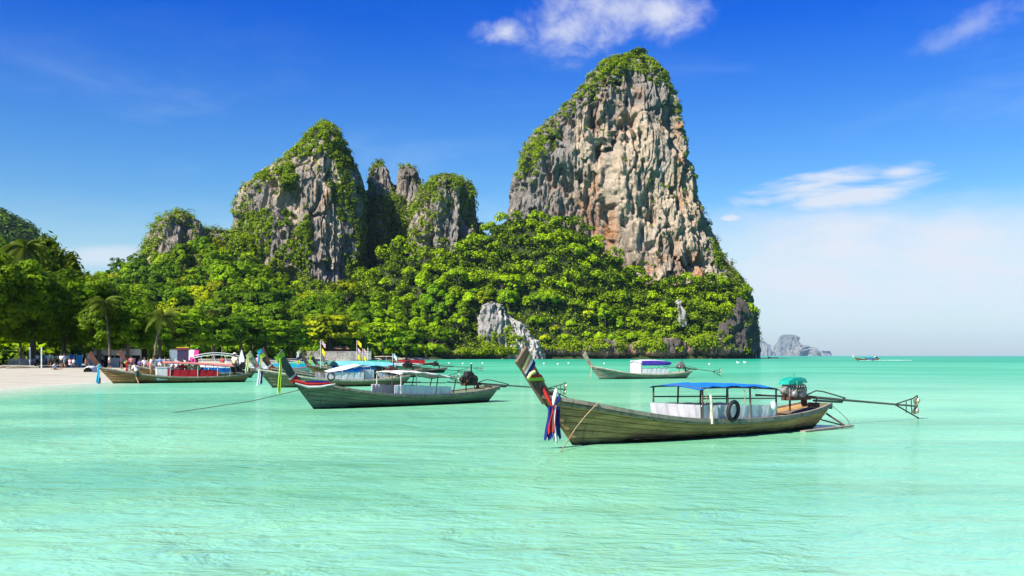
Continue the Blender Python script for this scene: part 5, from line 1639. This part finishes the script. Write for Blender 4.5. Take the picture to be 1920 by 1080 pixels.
THAI = ('red', 'white', 'navy', 'white', 'red')
flag('striped red, white and blue flag over a yellow one, standing above the cyan canopy', 601, 638, 78, 2.2, ((2.2, THAI), (1.55, ('yellow',))), .62)
flag('yellow flag over a striped one on a tall pole left of the cream roof', 669, 638, 100, 3.2, ((3.2, ('yellow',)), (2.45, THAI), (1.75, ('yellow',))), .72)
flag('small striped flag over a yellow one on a thin pole beside the cream roof', 680, 653, 104, 2.4, ((2.4, THAI), (1.6, ('yellow',))), .62)
flag('pale blue pennant above the dark engine right of the cream roof', 736, 663, 92, 1.6, ((1.6, ('pale_blue', 'white')),), .6)
o = MB().tube([at(690, 652, 126), at(690, 676, 126)], .06, 6).build('mast', PIPEW)
tag(o, 'bare white mast standing before the cream roof', 'mast')
sl_ = at(453, 656, 116)
o = MB().loft([[(sl_[0] - .55, sl_[1], sl_[2] - 1.9), (sl_[0] + .55, sl_[1], sl_[2] - 1.9), (sl_[0] + .55, sl_[1] + .3, sl_[2] - 1.9), (sl_[0] - .55, sl_[1] + .3, sl_[2] - 1.9)], [(sl_[0] - .04, sl_[1], sl_[2]), (sl_[0] + .04, sl_[1], sl_[2]), (sl_[0] + .04, sl_[1] + .06, sl_[2]), (sl_[0] - .04, sl_[1] + .06, sl_[2])]], True, True, False).build('folded_parasol', CL['white'])
tag(o, 'white pointed folded parasol between the man in the cream shirt and the cyan ribbon', 'parasol')

# mooring floats across the bay
for k, px_ in enumerate((842, 868, 884, 905, 1020, 1046, 1066, 1133, 1330)):
    p = at(px_, 682 + (k % 3) * 1.2, 1)
    d_ = CH * F / (681.5 + (k % 3) * .8 - HZ)
    f = MB().ball((0, 0, .08), (.26, .26, .2)).build('buoy', BOARDW)
    f.location = ((px_ - 960) / F * d_, d_, 0)
    tag(f, 'small white mooring float on the calm strip before the jungle shore', 'buoy', 'mooring floats before the jungle shore')
for px_, py_ in ((1384, 681), (1397, 680.5)):
    d_ = CH * F / (py_ - HZ)
    f = MB().ball((0, 0, .15), (.5, .22, .2)).ball((-.35, 0, .4), (.12, .1, .14)).build('sea_bird', BOARDW)
    f.location = ((px_ - 960) / F * d_, d_, 0)
    tag(f, 'white sea bird afloat right of the purple awning boat, %s of the pair' % ('left' if px_ < 1390 else 'right'), 'bird')

# ------------------------------------------------------------------ behind the beach: bar, kiosk, fence, wall
def gz(px, d): return float(land(np.array([float(px)]), np.array([float(d)]))[0])


DARKWOOD = simple('dark_timber', (.05, .038, .028), .8, scale=3)
bar = empty('beach_bar', (*at(210, 0, 133)[:2], gz(210, 133)))
tag(bar, 'white panelled beach bar under the trees behind the red prow', 'beach bar')
for x in (-3.4, -1.5, .35, 2.1, 3.9):
    MB().box((x, 0, 1.3), (.10, .10, 2.6)).build('post', PIPEW, bar)
MB().box((.2, .02, 2.05), (7.5, .08, .9)).build('fascia_board', BOARDW, bar)
for x in (-2.5, .35, 2.5):
    MB().box((x, -.08, .62), (1.35, .06, 1.25)).build('counter_panel', BOARDW, bar)
MB().box((.2, 2.2, 1.3), (7.4, .1, 2.5)).build('back_wall', DARKWOOD, bar)
MB().loft([[(-3.9, .1, 2.46), (4.3, .1, 2.46), (4.3, .1, 2.52), (-3.9, .1, 2.52)], [(-3.9, 2.6, 2.7), (4.3, 2.6, 2.7), (4.3, 2.6, 2.76), (-3.9, 2.6, 2.76)]], True, True, False).build('roof', DARKWOOD, bar)

ki = empty('kiosk', (*at(338, 0, 152)[:2], gz(338, 152)))
tag(ki, 'dark purple kiosk with blue grey side and pink boards behind the boats', 'kiosk')
PURP = simple('purple_paint', (.022, .012, .060), .6)
for k in range(7):
    MB().box((-1.55 + k * .17, -.02, 1.45), (.15, .06, 2.4)).build('corrugated_sheet', simple('blue_grey_sheet', (.22, .30, .38), .5, var=.3) if k == 0 else MATS['blue_grey_sheet'], ki)
MB().box((.5, 0, 1.45), (1.65, .12, 2.4)).build('front_wall', PURP, ki)
MB().box((.45, -.09, 2.82), (1.95, .10, .36)).build('signboard', simple('maroon_board', (.12, .018, .03), .6), ki)
MB().box((.45, -.15, 3.02), (1.95, .04, .10)).build('sign_strip', CL['yellow'], ki)
MB().box((1.75, -.05, 1.55), (.85, .08, 2.3)).build('side_board', SHEETW, ki)
MB().box((.5, 1.2, 2.72), (3.9, 2.6, .10)).build('roof', DECK, ki)
MB().box((.2, 2.3, 1.3), (3.6, .1, 2.6)).build('back_wall', DARKWOOD, ki)
for k, (x, z_, sx, sz_, a) in enumerate(((2.55, 2.1, .72, 1.0, .14), (1.85, 1.05, .62, .9, 0), (2.2, 1.0, .45, .5, .3))):
    MB().box((x, -.22, z_), (sx, .05, sz_), Matrix.Rotation(a, 3, 'Y')).build('pink_board', CL['magenta'], ki)

wlc = empty('seawall', (*at(622, 0, 395)[:2], gz(622, 395)))
tag(wlc, 'low grey concrete seawall under the trees at the far end of the beach', 'wall')
CONC = simple('grey_concrete', (.30, .29, .27), .9, scale=.6, var=.3, dirt=(.12, .11, .10))
for k in range(9):
    MB().box((-13 + k * 3.4, (k % 2) * .06, 1.7), (3.36, .5, 3.2 - .2 * (k % 3))).build('wall_panel', CONC, wlc)
MB().box((.6, .9, 3.45), (30.6, .4, .3)).build('coping', CONC, wlc)
hut = empty('hut', (*at(640, 0, 420)[:2], 1.2), 0, .72)
tag(hut, 'brown roofed open hut above the far seawall', 'hut')
for x in (-4, -1.3, 1.3, 4):
    MB().box((x, 0, 2.6), (.25, .25, 5.2)).build('post', DARKWOOD, hut)
MB().loft([[(-5.2, -2.4, 5.1), (5.2, -2.4, 5.1), (5.2, 2.4, 5.1), (-5.2, 2.4, 5.1)], [(-3.2, -.1, 6.6), (3.2, -.1, 6.6), (3.2, .1, 6.6), (-3.2, .1, 6.6)]], True, True, False).build('roof', simple('terracotta_roof', (.26, .12, .07), .8, var=.4), hut)
MB().box((0, 2.0, 2.5), (8.4, .2, 4.8)).build('back_wall', DARKWOOD, hut)

fe = empty('picket_fence', (*at(34, 0, 122)[:2], gz(34, 122)))
tag(fe, 'low wooden picket fence at the back of the sand on the left', 'fence')
for k in range(22):
    MB().box((-1.25 + k * .12, 0, .55), (.07, .03, 1.05)).build('picket', RAILPALE, fe)
for z_ in (.3, .85):
    MB().box((0, .035, z_), (2.7, .04, .07)).build('fence_rail', RAILPALE, fe)
for px_, lab in ((56, 'thin pale post beside the picket fence'), (78, 'pale blue post in front of the people in the shade')):
    g = gz(px_, 119)
    p = at(px_, 0, 119)
    o = MB().tube([(p[0], p[1], g - .2), (p[0], p[1], g + 2.5)], .09, 7).build('post', SHEETW)
    tag(o, lab, 'post')
rk = MB()
for k in range(9):
    rk.tube([(-2.4 + .5 * k, 0, .12 + .1 * (k % 3)), (.2 + .5 * k, .2, .16 + .12 * (k % 2))], .10, 7)
o = rk.build('driftwood', RAIL)
p = at(2, 0, 112); o.location = (p[0], p[1], gz(2, 112))
tag(o, 'heap of weathered driftwood logs on the sand at the left edge', 'driftwood')
for px_, py_, lab, c1 in ((148, 676, 'blue and yellow deckchair leaning upright behind the people', 'cyan'), (133, 676, 'blue sunbed leaning upright beside the people', 'blue')):
    d_ = 127
    g = gz(px_, d_)
    p = at(px_, 0, d_)
    o = empty('deckchair', (p[0], p[1], g))
    tag(o, lab, 'deckchair')
    MB().box((0, 0, .85), (.72, .05, 1.55), Matrix.Rotation(R(-18), 3, 'X')).build('canvas', CL[c1], o)
    for sg in (-1, 1):
        MB().bar((sg * .4, -.28, 0), (sg * .4, .30, 1.75), .05, .05).build('leg', RAILPALE, o)
o = empty('dinghy', (*at(171, 0, 104)[:2], gz(171, 104)), R(100))
tag(o, 'small white upturned dinghy on the sand left of the red prow', 'dinghy')
MB().loft([[(x, wd * c_, max(.02, h_ * s_ ** .7)) for c_, s_ in ((-1, 0), (-.85, .55), (-.4, .95), (.4, .95), (.85, .55), (1, 0))] for x, wd, h_ in ((-1.4, .45, .5), (-.7, .62, .62), (.2, .62, .66), (1.0, .42, .6), (1.5, .06, .42))], False, False, True).build('hull', BOARDW, o)
MB().bar((-1.35, 0, .53), (1.1, 0, .62), .05, .05).build('keel', BOARDW, o)

# ------------------------------------------------------------------ people
SKIN = simple('skin', (.33, .185, .115), .6, var=.08)
HAIR = simple('black_hair', (.014, .011, .010), .6)
STRAW = simple('straw_hat', (.62, .52, .33), .9)


def skin_mesh(name, joints, edges, radii, mat, root_i=0, sub=1):
    me = bpy.data.meshes.new(name)
    me.from_pydata([tuple(j) for j in joints], edges, [])
    o = link(name, me)
    md = o.modifiers.new('skin', 'SKIN')
    sv = me.skin_vertices[0].data
    for i, r_ in enumerate(radii):
        sv[i].radius = (r_, r_) if np.isscalar(r_) else r_
        sv[i].use_root = (i == root_i)
    sb = o.modifiers.new('sub', 'SUBSURF')
    sb.levels = sub
    sb.render_levels = sub
    bpy.context.view_layer.update()
    ev = bpy.data.meshes.new_from_object(o.evaluated_get(bpy.context.evaluated_depsgraph_get()))
    bpy.data.objects.remove(o)
    ev.materials.clear()
    ev.materials.append(mat)
    for p_ in ev.polygons: p_.use_smooth = True
    return ev


def pose(kind):
    """joint positions: pelvis, waist, chest, neck, chin, head, then left and right shoulder, elbow, wrist, finger, hip, knee, ankle, toe"""
    J = {'pelvis': (0, 0, .95), 'waist': (0, 0, 1.08), 'chest': (0, 0, 1.30), 'neck': (0, 0, 1.47), 'chin': (0, -.02, 1.55), 'head': (0, -.01, 1.66)}
    for s_, n_ in ((-1, 'l'), (1, 'r')):
        J['sh' + n_] = (.19 * s_, 0, 1.40); J['el' + n_] = (.25 * s_, .03, 1.12); J['wr' + n_] = (.26 * s_, -.06, .88); J['fi' + n_] = (.255 * s_, -.09, .76)
        J['hi' + n_] = (.10 * s_, 0, .90); J['kn' + n_] = (.12 * s_, -.01, .50); J['an' + n_] = (.12 * s_, .02, .09); J['to' + n_] = (.13 * s_, -.14, .04)
    if kind == 'walk':
        J.update(knl=(-.11, -.16, .52), anl=(-.11, -.10, .10), tol=(-.11, -.26, .06), knr=(.11, .06, .50), anr=(.11, .30, .15), tor=(.11, .20, .05), ell=(-.25, .14, 1.14), wrl=(-.25, .10, .92), fil=(-.25, .05, .81), elr=(.25, -.10, 1.14), wrr=(.24, -.28, 1.0), fir=(.23, -.38, .95))
    if kind == 'lean':
        for k in ('chest', 'neck', 'chin', 'head', 'shl', 'shr'):
            x, y, z_ = J[k]
            a = R(26)
            yy, zz_ = y, z_ - .95
            J[k] = (x, yy * math.cos(a) - zz_ * math.sin(a), .95 + zz_ * math.cos(a) + yy * math.sin(a))
        J.update(waist=(0, -.05, 1.07), ell=(-.24, -.30, 1.08), wrl=(-.20, -.48, .96), fil=(-.18, -.57, .90), elr=(.24, -.28, 1.06), wrr=(.2, -.48, 1.0), fir=(.18, -.58, .97), knl=(-.12, -.14, .52), anl=(-.12, .0, .12), knr=(.12, .10, .50), anr=(.12, .32, .16), tor=(.12, .22, .06))
    if kind in ('sit', 'stretch'):
        dz_ = -.86 + (.42 if kind == 'sit' else 0)
        for k in J:
            x, y, z_ = J[k]
            J[k] = (x, y, z_ + dz_)
        z0_ = J['hil'][2]
        for s_, n_ in ((-1, 'l'), (1, 'r')):
            if kind == 'sit':
                J['kn' + n_] = (.13 * s_, -.42, z0_ + .03); J['an' + n_] = (.13 * s_, -.40, .09); J['to' + n_] = (.13 * s_, -.56, .04); J['el' + n_] = (.24 * s_, -.06, z0_ + .24); J['wr' + n_] = (.17 * s_, -.28, z0_ + .14); J['fi' + n_] = (.14 * s_, -.38, z0_ + .12)
            else:
                J['kn' + n_] = (.13 * s_, -.42, z0_ + .10); J['an' + n_] = (.12 * s_, -.82, .08); J['to' + n_] = (.13 * s_, -.88, .20); J['el' + n_] = (.27 * s_, .14, z0_ + .26); J['wr' + n_] = (.28 * s_, .24, .06); J['fi' + n_] = (.28 * s_, .30, .03)
    return J


BODY_E = [('pelvis', 'waist'), ('waist', 'chest'), ('chest', 'neck'), ('neck', 'chin'), ('chin', 'head')]
for n_ in 'lr':
    BODY_E += [('chest', 'sh' + n_), ('sh' + n_, 'el' + n_), ('el' + n_, 'wr' + n_), ('wr' + n_, 'fi' + n_), ('pelvis', 'hi' + n_), ('hi' + n_, 'kn' + n_), ('kn' + n_, 'an' + n_), ('an' + n_, 'to' + n_)]
RADII = {'pelvis': .135, 'waist': .12, 'chest': .145, 'neck': .06, 'chin': .075, 'head': .105, 'sh': .065, 'el': .042, 'wr': .030, 'fi': .022, 'hi': .095, 'kn': .062, 'an': .042, 'to': .034}
def rad_of(k): return RADII.get(k, RADII.get(k[:2], .05))


def cloth_mat(col):
    k = 'garment_%02d%02d%02d' % tuple(int(c * 99) for c in col)
    return MATS.get(k) or simple(k, col, .85, var=.12, scale=8)


POSES = {}


def pose_meshes(kind):
    if kind not in POSES:
        J = pose(kind)
        ks = list(J)
        idx = {k: i for i, k in enumerate(ks)}
        body = skin_mesh('body', [J[k] for k in ks], [(idx[a], idx[b_]) for a, b_ in BODY_E], [rad_of(k) for k in ks], SKIN)
        def half(a, b_, f=.6): return tuple(Vector(J[a]).lerp(Vector(J[b_]), f))
        js = [J['pelvis'], J['waist'], J['chest'], half('chest', 'neck', .7), J['shl'], half('shl', 'ell', .75), J['shr'], half('shr', 'elr', .75)]
        shirt = skin_mesh('shirt', js, [(0, 1), (1, 2), (2, 3), (2, 4), (4, 5), (2, 6), (6, 7)], [.16, .15, .17, .085, .085, .070, .085, .070], SKIN)
        js = [J['pelvis'], J['hil'], half('hil', 'knl', .85), J['hir'], half('hir', 'knr', .85), J['waist']]
        shorts = skin_mesh('shorts', js, [(0, 1), (1, 2), (0, 3), (3, 4), (0, 5)], [.152, .118, .088, .118, .088, .128], SKIN)
        hd = Vector(J['head'])
        hm_ = MB().ball((hd.x, hd.y + .015, hd.z + .035), (.112, .122, .105), 10, 8).build('hair', HAIR)
        hair = hm_.data
        bpy.data.objects.remove(hm_)
        fc = MB()
        cx_ = Vector(J['chin']).lerp(hd, .55)
        fc.ball((cx_.x, cx_.y - .105, cx_.z), (.016, .022, .024), 6, 4)
        for sg in (-1, 1):
            fc.ball((cx_.x + sg * .098, cx_.y + .01, cx_.z), (.015, .025, .035), 6, 4)
        fo = fc.build('face', SKIN)
        face = fo.data
        bpy.data.objects.remove(fo)
        POSES[kind] = (body, shirt, shorts, hair, face)
    return POSES[kind]


def person(label, kind, loc_, rz, shirt, shorts, hat=None, group=None, h=1.0):
    o = empty('person', loc_, rz, h)
    tag(o, label, 'person', group)
    body, sh_, so_, hair, face = pose_meshes(kind)
    bo = link('body', body, o)
    link('face', face, bo)
    for nm, me, col in (('shirt', sh_, shirt), ('shorts', so_, shorts)):
        if col is None: continue
        c = link(nm, me, o)
        c.data = me if me.users == 0 else me.copy()
        c.data.materials.clear()
        c.data.materials.append(cloth_mat(col))
    ho = link('hair', hair, o)
    if hat is not None:
        hd = Vector(pose(kind)['head'])
        b_ = MB().ball((hd.x, hd.y, hd.z + .07), (.12, .13, .09), 10, 6)
        b_.tube([(hd.x, hd.y, hd.z + .06), (hd.x, hd.y, hd.z + .075)], [.21, .19], 14)
        b_.build('hat', cloth_mat(hat), o)
    return o


def stand(label, kind, px, py, d, rz, shirt, shorts, hat=None, h=1.0, z=None, group=None):
    p = at(px, py, d)
    return person(label, kind, (p[0], p[1], gz(px, d) if z is None else z), rz, shirt, shorts, hat, group, h)


W_, KH, BK, NV, RD, GR = (.78, .78, .76), (.30, .24, .15), (.03, .03, .032), (.03, .045, .12), (.50, .04, .05), (.035, .075, .06)
stand('man in white shirt and dark green shorts wading beside the brown boat', 'lean', 257, 718, 71.0, R(-118), W_, GR, None, 1.0, -.12)
person('man in cream shirt, black shorts and white cap standing in the red canopied boat', 'stand', loc(b5, (8.35, -.15, .42)), R(150), (.80, .74, .48), BK, W_)
stand('man in white shirt and khaki shorts walking on the sand behind the boats', 'walk', 271, 690, 101, R(40), W_, KH)
person('person in white shirt bending over the bow of the red canopied boat', 'lean', loc(b5, (2.5, -.1, .32)), R(60), W_, KH)
person('person in red shirt sitting at the front of the red canopied boat', 'sit', loc(b5, (4.6, -.35, .30)), R(200), RD, KH)
person('person in cream shirt sitting beside the red shirt under the red canopy', 'sit', loc(b5, (5.1, -.3, .30)), R(180), (.75, .62, .35), BK)
person('person in white shirt sitting under the middle of the red canopy', 'sit', loc(b5, (5.7, .2, .30)), R(160), W_, NV)
bxs = MB().box((0, 0, .45), (.75, .6, .9)).box((0, 0, .93), (.8, .65, .06)).build('ice_box', BOARDW)
bxs.location = loc(b5, (3.15, -.45, .22)); bxs.rotation_euler = (0, 0, b5.rotation_euler.z)
tag(bxs, 'tall white box standing in the boat before the red side cloth', 'box')
person('bather in red shirt standing in the white and blue boat', 'stand', loc(b13, (3.6, .2, .15)), R(170), RD, BK)
person('person in white with pink bag standing at the stern of the white and blue boat', 'stand', loc(b13, (6.7, -.2, .35)), R(190), W_, (.7, .3, .4))
person('person in pink shirt and pale hat beside the one in white, white and blue boat', 'stand', loc(b13, (7.35, -.1, .3)), R(170), (.75, .30, .40), NV, (.75, .6, .5))
person('helmsman in white shirt standing in the boat under way at the right', 'stand', loc(b17, (7.7, 0, .15)), R(180), W_, NV, None, None, 1.1)
person('sunbather in pale blue shirt sitting on the sand with legs stretched out', 'stretch', (*at(103, 0, 110)[:2], gz(103, 110)), R(78), (.45, .58, .72), BK)
more = [(205, 108, 'walk', (.70, .68, .62), NV, 'person in grey white shirt walking on the sand between the two red prows', 120), (246, 112, 'stand', (.62, .20, .22), BK, 'person in brick red shirt standing left of the walking man', 200),
        (290, 109, 'stand', (.82, .82, .80), (.15, .2, .4), 'person in white shirt and blue shorts standing right of the walking man', 170), (310, 112, 'walk', (.2, .45, .5), KH, 'person in teal shirt walking towards the kiosk', 260),
        (345, 126, 'stand', (.75, .72, .5), NV, 'person in straw coloured shirt standing before the purple wall', 180), (366, 124, 'stand', (.55, .15, .3), BK, 'person in plum shirt standing under the pink boards', 175),
        (398, 132, 'stand', (.78, .78, .8), KH, 'person in white standing beyond the white arched boat', 190), (416, 130, 'walk', (.25, .3, .5), BK, 'person in dark blue walking beyond the white arched boat', 80), (108, 125, 'stand', (.6, .55, .5), BK, 'person in beige top standing behind the sunbather', 190), (45, 126, 'stand', (.4, .3, .3), NV, 'person in dull red top standing right of the picket fence', 160)]
grp = more + [(57, 122, 'sit', (.35, .45, .75), BK, 'person in blue shirt seated beside the pale blue post', 30), (64, 123, 'sit', (.70, .60, .35), KH, 'person in straw coloured shirt seated by the post', -40), (70, 126, 'stand', W_, BK, 'person in white top standing behind the pale blue post', 10),
       (82, 124, 'sit', (.10, .30, .35), BK, 'person in dark teal shirt seated right of the post', 60), (86, 128, 'stand', (.45, .60, .68), NV, 'person in pale teal shirt standing in the deep shade', 20), (93, 121, 'stand', (.05, .16, .18), (.06, .05, .05), 'person in dark green top standing left of the sunbather', 200),
       (98, 124, 'walk', (.72, .70, .66), KH, 'person in light grey shirt walking above the sunbather', 90), (115, 121, 'stand', (.80, .80, .86), BK, 'woman in white top and black shorts standing right of the sunbather', 170), (121, 122, 'walk', (.55, .68, .78), (.2, .42, .4), 'person in pale blue shirt walking beside the woman in white', 250),
       (127, 125, 'stand', (.38, .44, .55), BK, 'person in grey blue shirt standing before the sunbeds', 185), (131, 121, 'sit', (.75, .35, .40), W_, 'person in pink top seated under the sunbeds', 160), (138, 122, 'sit', (.60, .72, .75), NV, 'person in pale shirt seated nearest the beach bar', 140),
       (161, 124, 'sit', (.5, .18, .15), BK, 'person in rust shirt seated left of the beach bar', 100), (192, 131, 'stand', (.25, .30, .40), BK, 'person in slate shirt standing inside the white beach bar', 180),
       (228, 122, 'stand', NV, BK, 'person in navy shirt standing at the right end of the beach bar', 150), (279, 118, 'sit', (.7, .12, .22), NV, 'person in crimson shirt seated behind the walking man', 210), (284, 116, 'sit', (.30, .42, .62), BK, 'person in denim blue shirt seated right of the walking man', 160),
       (262, 121, 'sit', (.16, .10, .35), BK, 'person in violet shirt seated left of the walking man', 190), (300, 118, 'stand', (.15, .25, .62), W_, 'person in bright blue shirt standing near the purple kiosk', 190), (322, 121, 'sit', (.62, .60, .70), BK, 'person in lilac shirt seated before the kiosk', 180),
       (331, 123, 'sit', (.70, .55, .60), NV, 'person in dusty pink shirt seated before the kiosk', 170)]
for px_, d_, kd, c1, c2, lab, ang in grp:
    stand(lab, kd, px_, 0, d_, R(ang), c1, c2, h=1.0 if kd != 'walk' else 1.02)

# ------------------------------------------------------------------ air
hz = MB().box((0, 8900, 249), (40000, 21000, 506)).build('haze', None)
m, t, out = material('haze_air')
pv = t.node('ShaderNodeVolumePrincipled', ins={'Color': (.46, .72, 1.0, 1), 'Density': 2.5e-5, 'Anisotropy': .0})
t.l.new(pv.outputs[0], out.inputs['Volume'])
hz.data.materials.append(m)
tag(hz, 'thin pale blue haze over the bay', 'haze', kind='stuff')

# look-alikes that still share a label are told apart by their order along the picture
same = {}
for o in SC.objects:
    if o.parent is None and 'label' in o.keys():
        same.setdefault(o['label'], []).append(o)
ORD = ['first', 'second', 'third', 'fourth', 'fifth', 'sixth', 'seventh', 'eighth', 'ninth', 'tenth', 'eleventh', 'twelfth']
NUM = {2: 'two', 3: 'three', 4: 'four', 5: 'five', 6: 'six', 7: 'seven', 8: 'eight', 9: 'nine'}
for lab, os_ in same.items():
    if 1 < len(os_) < 13:
        os_.sort(key=lambda o: o.location.x / max(o.location.y, 1))
        n_ = len(os_)
        for i, o in enumerate(os_):
            if n_ == 2: w_ = ('left', 'right')[i] + ' one'
            elif i == 0: w_ = 'leftmost'
            elif i == n_ - 1: w_ = 'rightmost'
            else: w_ = ORD[i] + ' from left'
            o['label'] = lab + ', ' + w_
